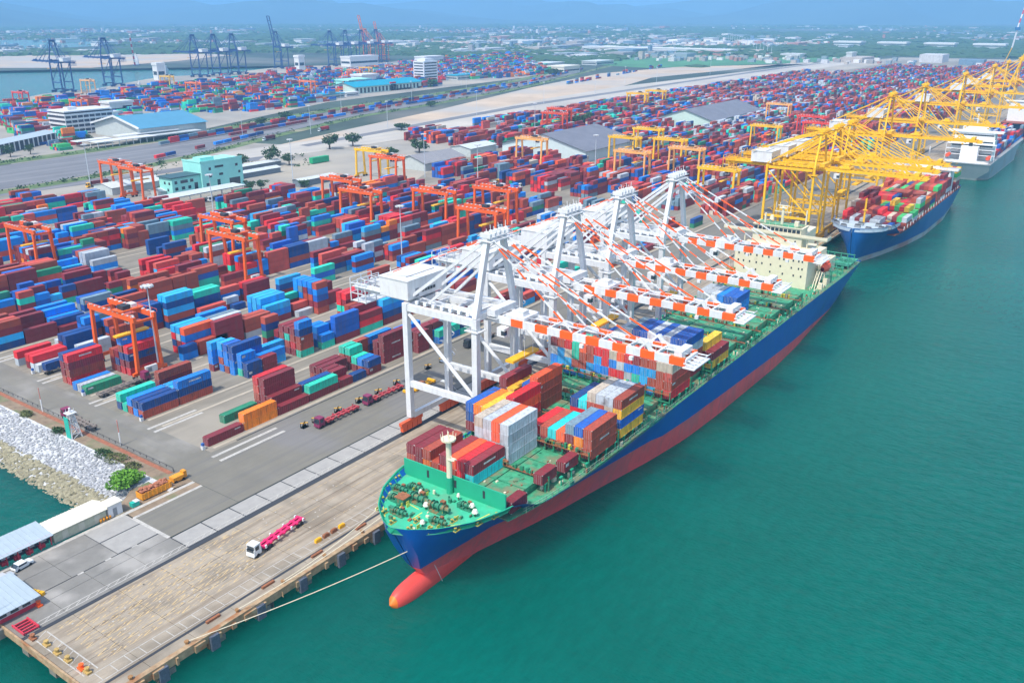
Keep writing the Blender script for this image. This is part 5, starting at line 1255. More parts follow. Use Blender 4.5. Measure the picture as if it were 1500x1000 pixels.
# yellow lashing cages beside the quay road
for i, (x, y) in enumerate([(157,187.3),(161.5,187.3),(170.3,187.0),(179.2,186.8),(187.7,186.6),(196.8,187.0),(213.3,187.6),(221,187.6)]):
    t = thing('lashing_cage', ['nearest yellow lashing cage by the plum trucks, first of a touching pair','second yellow lashing cage, touching the nearest one','yellow lashing cage beside the first red trailer','yellow lashing cage at the cab of the second plum truck','yellow lashing cage beside the second red trailer','yellow lashing cage past the rear of the second trailer','yellow lashing cage seen behind the first white crane leg','farthest yellow lashing cage beyond the first white crane'][i], 'cage', (x,y,.03), 0, 'yellow lashing cages along the quay road')
    b = MB().box(-1.0,-.7,0,1.0,.7,.2)
    for sx in (-.9,.9):
        for sy in (-.6,.6): b.beam((sx,sy,.2),(sx,sy,1.4),.14,.14)
    for k_ in (-.9,.9): b.beam((-.95,k_*.7,1.45),(.95,-k_*.7,1.45),.3,.12); b.build('frame', YEL, t); MB().box(-.5,-.35,.2,.5,.35,.8).build('twistlock_bin', YEL, t)
# orange straddle equipment and cages near crane feet
for i, (x, y, l_) in enumerate([(193,178,'heap of yellow spreader frames under the first white crane'),(226,150,'yellow spreader frame on the quay under the second white crane'),(258,168,'yellow spreader frame behind the third white crane')]):
    t = thing('spreader_frame', l_, 'spreader', (x,y,.03)); b = MB()
    for k in range(3): b.beam((0,k*1.0,.5),(12,k*1.0,.5),.4,.5); 
    for k in range(5): b.box(3*k-.4,-.6,.3,3*k+.4,2.6,1.1)
    b.build('frame', YEL, t); MB().box(4,.2,1.0,8,1.8,1.9).build('power_pack', RUST, t)
for i, (x, y, l_) in enumerate([(233,143,'green gate container shed on the quay under the second crane'),(300,142,'grey hatch cover lying on the quay by the fourth crane'),(268,146,'pale hatch cover stacked on the quay by the third crane')]):
    o = MB().box(0,0,0,13,6,1.2+ (1.6 if i==0 else 0)).box(.5,.5,1.2+(1.6 if i==0 else 0),12.5,5.5,1.5+(1.6 if i==0 else 0)).build('hatch_cover_stack', DGREEN if i == 0 else CONCP, loc=(x,y,.03)); tag(o, l_, 'hatch cover')
# ------------------------------------------------------------------ quay end objects
def gable(parent, x0,y0,x1,y1,z0,z1,zr,wall,roof,ov=.5,axis='x', n=14):
    MB().box(x0,y0,z0,x1,y1,z1).build('wall', wall, parent)
    r = MB()
    if axis == 'x':
        ym = (y0+y1)/2
        for s,(ya,yb) in enumerate(((y0-ov,ym),(ym,y1+ov))):
            za, zb = (z1-.1,zr) if s == 0 else (zr,z1-.1)
            r.poly([(x0-ov,ya,za),(x1+ov,ya,za),(x1+ov,yb,zb),(x0-ov,yb,zb)]); r.poly([(x0-ov,ya,za-.15),(x0-ov,yb,zb-.15),(x1+ov,yb,zb-.15),(x1+ov,ya,za-.15)])
            for k in range(n+1):
                x = x0-ov+(x1-x0+2*ov)*k/n; r.beam((x,ya,za+.06),(x,yb,zb+.06),.08,.08)
        g = MB().poly([(x0,y0,z1),(x0,ym,zr-.1),(x0,y1,z1)]).poly([(x1,y1,z1),(x1,ym,zr-.1),(x1,y0,z1)])
    else:
        xm = (x0+x1)/2
        for s,(xa,xb) in enumerate(((x0-ov,xm),(xm,x1+ov))):
            za, zb = (z1-.1,zr) if s == 0 else (zr,z1-.1)
            r.poly([(xa,y1+ov,za),(xa,y0-ov,za),(xb,y0-ov,zb),(xb,y1+ov,zb)]); r.poly([(xa,y1+ov,za-.15),(xb,y1+ov,zb-.15),(xb,y0-ov,zb-.15),(xa,y0-ov,za-.15)])
            for k in range(n+1):
                y = y0-ov+(y1-y0+2*ov)*k/n; r.beam((xa,y,za+.06),(xb,y,zb+.06),.08,.08)
        g = MB().poly([(x1,y0,z1),(xm,y0,zr-.1),(x0,y0,z1)][::-1]).poly([(x0,y1,z1),(xm,y1,zr-.1),(x1,y1,z1)][::-1])
    r.build('roof', roof, parent); g.build('gable', wall, parent)
sh = thing('quay_shed','cream roofed shed with green grey walls on the quay edge','shed',(81.6,187.9,0))
gable(sh,0,0,13,6.2,0,2.9,3.7,mat('green_grey_wall',(0.42,0.44,0.34),.8,.15,1),mat('cream_roof',(0.68,0.66,0.57),.6,.08,.5),.4)
for k in range(3): MB().box(2+4*k,-.06,.3,3.4+4*k,0,2.3).build('door', mat('pale_door',(0.5,0.5,0.42),.7,.1,1), sh)
sh = thing('quay_shed','long open shed with pale blue grey roof and red trim beside the cream shed','shed',(60.5,187.9,0))
b = MB()
for k in range(9): b.box(.3+2.5*k,-.1,0,.5+2.5*k,.1,2.9)
b.box(0,-.2,2.7,20.6,0,3.0); b.build('post', mat('red_trim',(0.55,0.04,0.07),.6,.1,1), sh)
MB().box(0,1.6,0,20.6,5.8,2.8).build('wall', mat('dark_interior',(0.08,0.08,0.10),.8,.2,1), sh)
r = MB().poly([(-.6,-1.0,2.9),(20.8,-1.0,2.9),(20.8,6.6,3.8),(-.6,6.6,3.8)]).poly([(-.6,-1,2.78),(-.6,6.6,3.68),(20.8,6.6,3.68),(20.8,-1,2.78)])
for k in range(18): r.beam((-.4+1.24*k,-1,2.96),(-.4+1.24*k,6.6,3.86),.07,.07)
r.build('roof', mat('blue_grey_roof',(0.36,0.44,0.50),.5,.06,.5), sh)
b = MB(); 
for k in range(7): b.box(1.5+2.8*k,1.52,.8,3.3+2.8*k,1.58,2.2); b.box(1+2.8*k,.4,0,2.4+2.8*k,1.2,.9,1)
b.build('counter', [WHITE, mat('red_trim',(0,0,0))], sh)
sh = thing('quay_shed','low shed with pale roof and red white front at the left edge of the quay','shed',(56.4,168.8,0))
MB().box(0,0,-.1,10.8,9.6,2.5).build('wall', mat('red_white_wall',(0.62,0.60,0.60),.7,.1,1), sh)
r = MB().poly([(-.8,-1.2,2.6),(11.6,-1.2,2.6),(11.6,10.6,3.5),(-.8,10.6,3.5)]).poly([(-.8,-1.2,2.48),(-.8,10.6,3.38),(11.6,10.6,3.38),(11.6,-1.2,2.48)])
for k in range(11): r.beam((-.7+1.2*k,-1.2,2.66),(-.7+1.2*k,10.6,3.56),.07,.07)
r.build('roof', mat('blue_grey_roof',(0,0,0)), sh)
for k in range(4): w = MB().box(1+2.4*k,-.07,1.1,2.6+2.4*k,0,2.1).build('window', GLASS, sh); MB().box(.9+2.4*k,-.09,1.0,2.7+2.4*k,-.07,1.1).build('sill', WHITE, w)
MB().box(0,-.12,.0,10.8,-.04,.9).box(10.8,.2,0,10.9,9,.9).build('red_panel', mat('red_trim',(0,0,0)), sh)
MB().box(55.4,167,-2.2,66,187,-.12).build('shed_platform', CONCG)
tag(bpy.data.objects['shed_platform'], kind='structure')
lp = MB().tube((59.5,169.5,0),(59.5,169.5,7.5),.08,6).beam((59.5,169.5,7.5),(60.6,169.9,7.6),.1).build('lamp_post', WHITE); tag(lp,'thin white lamp post beside the shed at the left edge','lamp post')
b = MB()
for k in range(6): b.box(k*1.1,0,0,k*1.1+.9,.8,.75)
o = b.build('barrier', YEL, loc=(67.6,176.9,0)); o.rotation_euler = (0,0,math.radians(-72)); tag(o,'line of yellow barriers in front of the quay sheds','barrier')
# spreader/gangway lying at the quay corner
t = thing('gangway','red steel gangway lying at the quay corner','gangway',(60.8,165.5,0)); b = MB()
for y in (0,-1.0,-2.0,-3.0,-4.0): b.box(0,y-.15,.2,3.0,y+.15,.5)
b.beam((0,.2,.5),(0,-4.4,.5),.25,.5); b.beam((3,.2,.5),(3,-4.4,.5),.25,.5); b.build('frame', mat('red_trim',(0,0,0)), t)
for i,(x,y,c,l_) in enumerate([(62.0,155,'y','yellow bollard block, first from the gangway'),(61.9,151,'y','cream bollard block, second from the gangway'),(62.0,147.4,'y','larger yellow bollard block, third from the gangway'),(62.3,143.2,'r','red bollard block near the quay corner'),(62.4,141.4,'y','brown yellow bollard block next to the red one'),(67.5,168.3,'r','small red drum beside the crane rail end'),(61.4,159.0,'s','rusty iron bollard by the red gangway')]):
    t = thing('bollard', l_, 'bollard', (x,y,0.05), 0, 'bollards at the quay end'); m_ = {'y':mat('bollard_yellow',(0.45,0.31,0.10),0.6,0.3,3),'r':ORANGE,'s':RUST}[c]
    MB().box(-.5,-.8,0,.5,.8,.35).build('base', m_, t); MB().tube((0,0,.35),(0,0,.9),.32,8).tube((0,0,.9),(0,0,1.1),.5,8).build('post', m_, t)
for i in range(4):
    o = MB().box(0,0,0,1.7,.7,.8).box(.2,.1,.8,1.5,.6,.95).build('quay_block', [YEL,RUST,RUST,YEL][i], loc=(116.6+2.5*i,138.6,.03)); tag(o, ['yellow block on the quay edge, nearest of four','rusty block between the nearest yellow one and its neighbour','rusty block next to the farthest yellow one','yellow block, farthest of four on the quay edge'][i], 'block', 'blocks in line on the quay edge')
for i in range(4):
    o = MB().box(0,0,0,3.2,.6,.5).build('quay_block', RUST, loc=(84+14*i,134.9,.03)); tag(o, f'rusty brown stop block on the quay edge, {ORD[i]} from the open corner', 'block', 'rusty stop blocks on the quay edge')
# white hut, skips, machines on the landing
t = thing('hut','small white hut with pale roof by the end of the rock slope','hut',(95.0,187.6,0)); MB().box(0,0,0,3.6,3.0,3.2).build('wall', WHITE, t); MB().box(-.3,-.3,3.2,3.9,3.3,3.4).build('roof', mat('cream_roof',(0,0,0)), t); MB().box(1.2,-.05,.1,2.2,0,2.2).build('door', GREY, t)
t = thing('skip','orange rusty skip full of scrap standing beside the bright shrub','skip',(104.5,188.2,0)); b = MB().box(0,0,.3,8.2,2.6,.5,0)
for (x0,y0_,x1,y1_) in ((0,-.1,8.2,0),(0,2.6,8.2,2.7),(-.1,-.1,0,2.7),(8.2,-.1,8.3,2.7)): b.box(x0,y0_,.3,x1,y1_,2.0,0)
for k in range(7): b.box(.4+1.2*k,-.22,.3,.6+1.2*k,-.1,2.0,0)
b.build('body', mat('skip_amber',(0.72,0.30,0.02),.6,.15,1), t); b = MB()
for _ in range(80): b.rock((U(.6,7.8),U(.4,2.2),U(1.6,2.5)),U(.3,.6),0)
tag(b.build('scrap', mat('scrap_brown',(0.36,0.14,0.08),.9,.3,2), t), kind='stuff')
t = thing('tipper','yellow tipper machine parked at the far end of the orange skip','machine',(114,189,0)); MB().box(0,0,.6,3.2,2,1.8).box(3.2,.3,.6,4.2,1.7,2.4).build('body', mat('skip_amber',(0,0,0)), t); MB().tube((.6,-.1,.5),(.6,2.1,.5),.5,10).tube((2.9,-.1,.5),(2.9,2.1,.5),.5,10).build('wheel', RUBBER, t)
t = thing('waste_bin','green waste bin with white lid before the orange skip','bin',(101,187.2,0)); MB().box(0,0,.15,2.0,1.3,1.3).build('body', TEALP, t); MB().box(.9,-.1,1.3,2.1,1.4,1.42).build('lid', WHITE, t)
t = thing('generator','blue white generator box beside yellow fittings near the hut','generator',(90.3,188.5,0)); MB().box(0,0,0,2.0,1.6,1.7).build('housing', mat('silver_paint',(0,0,0)), t); MB().box(.2,-.05,.4,1.5,0,1.2).build('grille', DARK, t)
t = thing('signboard','small pale blue board standing over the water edge near the hut','sign',(91.8,191.8,0)); MB().box(0,0,.6,2.4,.1,2.2).build('board', mat('pale_blue_board',(0.4,0.52,0.6),.5,.05,1), t); MB().box(.2,.02,-1,.3,.08,.6).box(2.1,.02,-1,2.2,.08,.6).build('post', GREY, t)
t = thing('valve_rack','yellow pipe rack with wheels next to the generator','rack',(92.8,187.3,0)); b = MB()
for k in range(4): b.tube((k*.8,0,.5),(k*.8+.3,1.2,.9),.25,6); b.tube((k*.8,.4,0),(k*.8,.4,.9),.2,6)
b.build('pipe', mat('skip_amber',(0,0,0)), t)
# range-light tower
t = thing('light_tower','white lattice light tower with teal panel on the shore','tower',(113.9,236.2,.2)); b = MB(); h = 7.6
for sx in (-1,1):
    for sy in (-1,1): b.beam((sx*1.5,sy*1.5,0),(sx*.6,sy*.6,h),.22,.22)
for k in range(5):
    z = h*k/5; r0_ = 1.5-.9*k/5; z2 = h*(k+1)/5; r1_ = 1.5-.9*(k+1)/5
    for (ax_,ay_,bx_,by_) in ((-1,-1,1,-1),(1,-1,1,1),(1,1,-1,1),(-1,1,-1,-1)): b.beam((ax_*r0_,ay_*r0_,z),(bx_*r1_,by_*r1_,z2),.14,.14); b.beam((ax_*r1_,ay_*r1_,z2),(bx_*r1_,by_*r1_,z2),.12,.12)
b.box(-1.3,-1.3,h,1.3,1.3,h+.2)
for k in range(6):
    a = k*1.05; b.beam((1.2*math.cos(a),1.2*math.sin(a),h+.2),(1.2*math.cos(a),1.2*math.sin(a),h+1.2),.08)
b.build('lattice', WHITE, t); MB().prism([(-1.6,-1.2),(-1.5,-1.2),(-1.5,1.2),(-1.6,1.2)],.3,6.8).build('panel', TEALP, t); MB().tube((0,0,h+.2),(0,0,h+1.6),.35,8).build('lamp', WHITE, t)
for i,(x,y,l_) in enumerate([(119.3,228.6,'red and white marker post on the shore road edge near the light tower'),(118.4,261.0,'red and white marker post on the shore road, farther one')]):
    t = thing('marker_post', l_, 'post', (x-.6,y-8 if i == 0 else y,0)); MB().tube((0,0,0),(0,0,4.2),.2,8).build('post', WHITE, t); MB().tube((0,0,4.2),(0,0,8),.12,8).build('upper_post', mat('faded_red',(0.55,0.2,0.16),.7,.1,1), t)
# small kiosks at the row ends
for i,(x,y) in enumerate([(130.4,199.3),(131.2,230.0),(131.4,262),(131.6,293.4)]):
    t = thing('row_marker','blue topped white marker box at the end of the '+['quayside row','second yard row','third yard row','fourth yard row'][i],'marker',(x,y,.03),0,'marker boxes at the row ends')
    MB().box(0,0,0,.9,.9,1.1).build('base', WHITE, t); MB().box(.1,.1,1.1,.8,.8,1.9).build('head', mat('sign_blue',(0.03,0.12,0.4),.5,.1,1), t)
# high masts
def mast(label, x, y, h, group='tall lamp masts in the terminal'):
    t = thing('lamp_mast', label, 'lamp mast', (x,y,0), 0, group); MB().tube((0,0,0),(0,0,h),.32,8,0,.16).build('pole', mat('galvanised',(0.5,0.56,0.62),.45,.05,1), t)
    b = MB().tube((0,0,h-.6),(0,0,h-.3),1.5,10)
    for k in range(8): a = k*.785; b.box(1.7*math.cos(a)-.35,1.7*math.sin(a)-.35,h-.9,1.7*math.cos(a)+.35,1.7*math.sin(a)+.35,h-.3)
    b.build('lamp_ring', mat('lamp_grey',(0.55,0.58,0.6),.5,.1,2), t)
for l_, x, y, h in [('lamp mast behind the nearest orange gantry crane',158,260.5,31),('lamp mast behind the machinery house of the nearest white crane',302,279.5,31),('lamp mast by the white canopy at the parked trucks',300,418,32),('lamp mast on the open ground left of the tall yellow gantry',423,493,32),('lamp mast right of the tall yellow gantry',500,436,32),('lamp mast above the cross road, left of the tall red stacks',489,378,30),('lamp mast beyond the cross road near the white containers',568,330,32),('lamp mast by the slate hangar trees',740,500,32),('lamp mast on the grass behind the parked orange cranes',333,600,30)]: mast(l_, x, y, h)
mmesh = None
for i,(x,y) in enumerate([(700,660),(860,665),(1020,675),(1180,690),(1400,700),(620,690),(760,790),(930,830),(1100,870),(560,720),(900,1000),(1200,960),(1050,1150),(1400,760),(1700,735)]):
    t = thing('lamp_mast', f'slender lamp mast beside the pale road, {ORD[i]} of the far row', 'lamp mast', (x,y,0), 0, 'far lamp masts'); MB().tube((0,0,0),(0,0,28),.25,5,0,.15).box(-1.2,-1.2,27.4,1.2,1.2,28).build('pole', mat('galvanised',(0,0,0)), t)
# ------------------------------------------------------------------ buildings
def windows(parent, face, rows, m=GLASS):
    for (a, b_, z, w, h) in rows:
        if face[0] == 'x': MB().box(face[1]-.08,a,z,face[1]+.02,a+w,z+h).build('window', m, parent)
        else: MB().box(a,face[1]-.08,z,a+w,face[1]+.02,z+h).build('window', m, parent)
aq = thing('office_building','aqua coloured office block with dark roofed lower wing','building',(366,524,0))
mb = MB().box(0,-6,0,34,14,20).box(3,-2,20,14,6,22.6); mb.box(-.3,-6.3,20,34.3,-6,21); mb.box(-.3,-6.3,20,0,14.3,21); mb.build('main_wall', AQUA, aq)
MB().box(-22,-4,0,0,10,12.4).build('wing_wall', AQUA, aq); MB().box(-23,-5,12.4,0,11,13).build('roof', mat('dark_teal_roof',(0.04,0.10,0.12),.6,.1,1), aq)
windows(aq,('y',-6),[(6,0,14.4,1.8,1.8),(11,0,15.4,7,1.4),(6,0,9.6,2.0,1.8),(14,0,10,3.2,1.6),(12,0,3.6,2.4,3.8),(22,0,2,9,5),(28,0,14.6,2,1.8),(30,0,9.6,1.8,1.8),(3,0,4,2.4,2)])
windows(aq,('y',-4),[(-20,0,8.4,2,2),(-15.5,0,8.4,5.6,2),(-8,0,8.4,2.4,2),(-20,0,4.2,2.2,2),(-15,0,4.2,2.4,2),(-10,0,4.2,2.2,2),(-5,0,3,2.6,4.6),(-16,0,.6,3,2.4)])
windows(aq,('x',-22),[(-2,0,8,1.8,1.8),(3,0,8,1.8,1.8),(0,0,3.6,1.8,1.8)])
cnp = thing('truck_canopy','white flat canopy with trucks parked beneath, beside the aqua building','canopy',(318,490,0))
MB().box(0,0,6.2,62,14,6.5).box(0,0,5.9,62,.2,6.5).build('roof', SHEET, cnp); b = MB()
for k in range(8):
    for y in (1,13): b.tube((2+8.2*k,y,0),(2+8.2*k,y,6.2),.25,6)
b.build('post', WHITE, cnp)
for i in range(6): 
    t = truck(f'grey white truck parked under the white canopy, {ORD[i]} from the left', 325+8.2*i, 488.5, math.radians(90), [mat('truck_white',(0,0,0)),mat('truck_white',(0,0,0)),mat('truck_white',(0,0,0)),mat('truck_white',(0,0,0)),PURPLE,PURPLE][i], trail=False)
t = thing('warehouse','white roofed low warehouse behind the parked orange gantry cranes','warehouse',(325,560,0)); gable(t,0,0,40,22,0,5,7,mat('pale_wall',(0.45,0.5,0.5),.7,.1,.5),SHEET,.6)
t = thing('warehouse','small white roofed shed left of the aqua wing','warehouse',(340,527,0)); gable(t,0,0,16,12,0,4,5.4,mat('pale_wall',(0,0,0)),SHEET,.5)
t = thing('open_shed','narrow shed with pale roof on the open ground beyond the aqua building','shed',(418,480,0)); gable(t,0,0,34,8,0,4.5,5.4,mat('grey_blue_wall',(0.16,0.2,0.24),.7,.2,1),SHEET,.6)
t = thing('open_shed','pale roofed low shed just right of the aqua building','shed',(408,540,0)); gable(t,0,0,44,10,0,4,5,mat('grey_blue_wall',(0,0,0)),SHEET,.6)
t = thing('open_shed','second pale roofed shed behind the aqua building','shed',(430,565,0)); gable(t,0,0,44,10,0,4,5,mat('grey_blue_wall',(0,0,0)),SHEET,.6)
t = thing('tank_container','green tank shaped container on the open ground near the trees','container',(492,548,0)); MB().box(0,0,.5,18,4,5).build('body', mat('tank_green',(0.02,0.35,0.15),.5,.1,1), t)
t = thing('warehouse','long slate roofed hangar with white gable in the yard middle','warehouse',(628,374,0)); gable(t,0,0,86,84,0,9,20,mat('pale_blue_wall',(0.55,0.66,0.68),.7,.06,.3),SLATE,1.5, n=30)
t = thing('warehouse','slate roofed warehouse with pale green gable, farther up the yard','warehouse',(888,378,0)); gable(t,0,0,140,62,0,9,19,mat('pale_green_wall',(0.5,0.66,0.6),.7,.06,.3),SLATE,1.5, n=30)
t = thing('warehouse','slate roofed shed behind the stacks left of the hangar','warehouse',(519,452,0)); gable(t,0,0,48,30,0,6,11,mat('pale_wall',(0,0,0)),mat('grey_roof',(0.25,0.25,0.27),.6,.1,.2),1, n=16)
t = thing('warehouse','white roofed block just right of the grey shed','warehouse',(596,468,0)); gable(t,0,0,36,22,0,7,9,mat('pale_wall',(0,0,0)),SHEET,.8)
# big blue-roofed hall
t = thing('warehouse','great blue roofed terminal hall with white gable front','warehouse',(495,788,0)); gable(t,0,0,74,78,0,11,20,mat('pale_wall',(0,0,0)),BLUEROOF,2, n=40)
MB().box(-8,-12,4,60,-1,5).build('canopy', SHEET, t); MB().beam((-2.6,-2,11.4),(-2.6,39,20.6),1.2,1.6).beam((-2.6,39,20.6),(-2.6,80,11.4),1.2,1.6).build('gable_frame', WHITE, t)
t = thing('flat_roof_shed','white layered canopy roofs in front of the blue roofed hall','canopy',(440,770,0)); MB().box(0,0,5,60,14,5.6).box(30,14,6.5,95,24,7.2).box(-6,22,4.6,28,34,5.2).build('roof', WHITE, t)
b = MB(); 
for k in range(9): b.tube((1+7*k,1,0),(1+7*k,1,5),.3,5); b.tube((1+7*k,13,0),(1+7*k,13,5),.3,5)
b.build('post', WHITE, t)
t = thing('car_park_building','white four storey car park with open dark decks left of the blue hall','building',(474,880,0)); b = MB(); d = MB()
for k in range(5): b.box(-1,-1,1+4.4*k,51,31,2.8+4.4*k)
d.box(0,0,0,50,30,21.2); b.box(-1,-1,22,51,31,23.2); b.box(8,8,23.2,18,16,26); b.build('floor_slab', WHITE, t); d.build('deck_shade', mat('dark_interior',(0,0,0)), t)  # dark block between the slabs stands for shade inside the open decks
for k in range(9): MB().box(-.8+6.3*k,-.8,0,-.2+6.3*k,-.2,19).build('column', WHITE, t)
t = thing('long_open_shed','long grey roofed loading shed with dark bays at the far left','shed',(345,790,0)); MB().poly([(0,0,8.2),(108,62,8.2),(100,76,9.6),(-8,14,9.6)]).poly([(0,0,8.0),(-8,14,9.4),(100,76,9.4),(108,62,8.0)]).build('roof', mat('blue_grey_roof',(0,0,0)), t)
b = MB()
for k in range(18): x = 2+6*k; y = x*62/108; b.box(x,y,0,x+1.0,y+1.0,8); b.box(x+1,y+4,0,x+6.2,y+8,7.6,1)  # dark boxes behind the posts paint the shade of the open bays
b.build('bay', [WHITE, mat('dark_interior',(0,0,0))], t)
t = thing('office_building','long turquoise roofed terminal office beside the railway','building',(978,985,0)); gable(t,0,0,150,46,0,10,16,mat('pale_green_wall',(0,0,0)),TURQ,2, n=26)
b = MB(); 
for k in range(18): b.box(3+8*k,-.1,1,7+8*k,.0,8)
b.build('bay_door', DARK, t)
t = thing('office_tower','white office tower behind the turquoise roofed office','building',(1205,1045,0)); MB().box(0,0,0,36,24,36).box(6,2,36,28,20,40).build('wall', mat('tower_white',(0.62,0.68,0.74),.6,.05,.3), t)
for k in range(7): MB().box(-.15,2,4+4.6*k,0,22,6+4.6*k).box(2,-.15,4+4.6*k,34,0,6+4.6*k).build('window_band', GLASS, t)
for i,(x,y,w,d_,h,m_,l_) in enumerate([(1040,1060,50,30,14,AQUA,'pale green block left of the white office tower'),(1100,1090,40,26,18,WHITE,'white block left of the white office tower'),(1290,1040,80,26,9,TURQ,'turquoise roofed hall right of the white office tower'),(870,958,60,20,7,TURQ,'low turquoise roofed shed before the far port stacks'),(600,1010,30,20,16,WHITE,'white block among the stacks behind the blue hall'),(560,965,22,10,10,WHITE,'small white block beside the car park building'),(940,965,26,12,6,WHITE,'white cabin right of the low turquoise shed'),(1560,985,60,40,14,mat('cream_roof',(0,0,0)),'round cream silo building right of the railway office'),(1700,1130,90,46,9,SHEET,'grey white roofs of the vehicle compound'),(1850,1080,80,40,9,SHEET,'second grey white roof of the vehicle compound'),
       (2560,1050,60,500,13,WHITE,'very long white roofed warehouse near the green field'),(1640,1420,70,30,18,WHITE,'white building with red roof trim in the far port'),(2360,650,40,14,22,mat('pale_wall',(0,0,0)),'water tower block beyond the runway'),(1480,1500,90,30,22,WHITE,'white gas carrier deckhouse at the far port quay'),(980,1480,16,14,30,WHITE,'white ship bridge left of the three blue cranes'),(1330,1500,16,14,30,WHITE,'white ship bridge right of the three blue cranes')]):
    t = thing('building', l_, 'building', (x,y,0)); MB().box(0,0,0,w,d_,h*.85).build('wall', mat('pale_wall',(0,0,0)) if m_ in (TURQ,SHEET) else m_, t); MB().box(-1,-1,h*.85,w+1,d_+1,h).build('roof', m_, t)
    MB().box(-.3,2,h*.3,-.02,d_-2,h*.5).box(2,-.3,h*.3,w-2,-.02,h*.5).build('window_band', GLASS, t)
# vessels in the river
for i,(x,y,rz,l_,c,jb) in enumerate([(1245,1960,.9,'small ship with red and white jib crane in the river',(0.05,0.10,0.2),True),(1060,1585,.5,'tug with dark mast beside the far port quay',(0.05,0.1,0.2),False),(900,1420,.4,'small white launch on the river by the far bank stacks',(0.6,0.65,0.7),False)]):
    t = thing('work_vessel', l_, 'boat', (x,y,WZ), rz); k = 1.0 if i < 2 else .35
    m_ = mat('vessel_dark',(0.04,0.10,0.2),.5,.1,1) if i < 2 else WHITE
    MB().prism([(-30*k,0),(-24*k,-6*k),(30*k,-6*k),(30*k,6*k),(-24*k,6*k)],-1,5*k).build('hull', m_, t); MB().box(4*k,-5*k,5*k,16*k,5*k,16*k).box(6*k,-4*k,16*k,14*k,4*k,22*k).box(9*k,-1*k,22*k,11*k,1*k,30*k).build('deckhouse', WHITE, t)
    if jb: b = MB(); stripes(b,(-24,0,5),(-48,0,72),3.2,3.2,10); b.build('jib', [mat('red_trim',(0,0,0)), WHITE], t)
# slender striped tower with yellow jib by the last yellow cranes
t = thing('tower_crane','slender yellow jib crane with red white blue tip at the far right','crane',(1852,254,0))
b = MB(); TA = Vector((11.6,-16,56)); TB = Vector((13.4,-18.8,86)); TC = Vector((17.2,-24,126))
for k in range(12):
    p0 = TA*(k/12); p1 = TA*((k+1)/12)
    for o_ in (-1.4,1.4): b.beam(p0+Vector((o_,0,0)), p1+Vector((o_*.95,0,0)), .7)
    b.beam(p0+Vector((-1.4,0,0)), p1+Vector((1.4,0,0)), .4)
b.build('jib', YEL, t); MB().beam(TA,TB,2.4,2.4).build('upper_jib', mat('galvanised',(0,0,0)), t); MB().box(10,-23,85,17,-15,90).build('cab', mat('crane_blue',(0.03,0.15,0.35),.5,.1,1), t)
b = MB(); stripes(b,TB+Vector((0,0,4)),TC,2.0,2.0,5); b.build('tip', [WHITE, mat('red_trim',(0,0,0))], t)
# ------------------------------------------------------------------ trees
for i,(x,y,h,r_,l_) in enumerate([(470,573,15,8,'large dark tree right of the aqua building'),(478,560,10,6,'dark tree in front of the large tree by the aqua building'),(452,585,9,6,'low tree left of the large tree by the aqua building'),(425,572,8,5,'small round tree just right of the aqua building'),(560,600,13,9,'leafy tree on the sandy ground, left of the pair'),(585,596,12,8,'leafy tree on the sandy ground, right of the pair'),
       (388,497,7,5,'bushy tree by the white canopy, left one'),(396,495,7,4.5,'bushy tree by the white canopy, right one'),(420,478,5,4,'small bush left of the narrow pale shed'),(553,520,9,8,'tree left of the tall yellow gantry'),(590,520,11,9,'tree right behind the tall yellow gantry'),(820,500,13,11,'dark tree by the red gantry cranes, left one'),(850,505,13,11,'dark tree by the red gantry cranes, right one'),(770,492,10,10,'dark trees left of the slate hangar'),(735,490,10,12,'broad dark tree left of the slate hangar'),(370,785,10,5,'small dark tree on the paved ground, leftmost'),(388,787,9,4.5,'small dark tree on the paved ground, second'),(425,800,8,4,'small dark tree on the paved ground, third'),(442,808,8,4,'small dark tree on the paved ground, fourth'),(458,815,8,4,'small dark tree on the paved ground, fifth'),(640,790,8,8,'round tree before the blue roofed hall'),(690,805,10,9,'tall tree at the corner of the blue roofed hall'),(1150,985,12,12,'tree at the end of the turquoise roofed office'),(1480,960,14,16,'dark tree clump by the vehicle compound'),(905,775,6,8,'dry bush on the sand flat'),(700,640,7,9,'low bush on the sand near the road')]):
    tree(x,y,h,r_,l_,'trees round the terminal',n=380)
b = MB()
for pl, off in ((lo,-9),(up,14)):
    for (a,c),(d,e) in zip(pl[:-1],pl[1:]):
        for k in range(16):
            t_ = R(); x, y = a+(d-a)*t_, c+(e-c)*t_+off+U(-6,6); leaf_cloud(b,x,y,.8,U(2,7),U(1,2.5),U(.8,2.2),14,.9)
for _ in range(60): leaf_cloud(b,U(340,520),U(545,640),.8,U(2,5),U(2,4),U(1,2),12,.8)
tag(b.build('roadside_bushes', FOL), 'scattered bushes on the verges along the railway', 'bushes', kind='stuff')
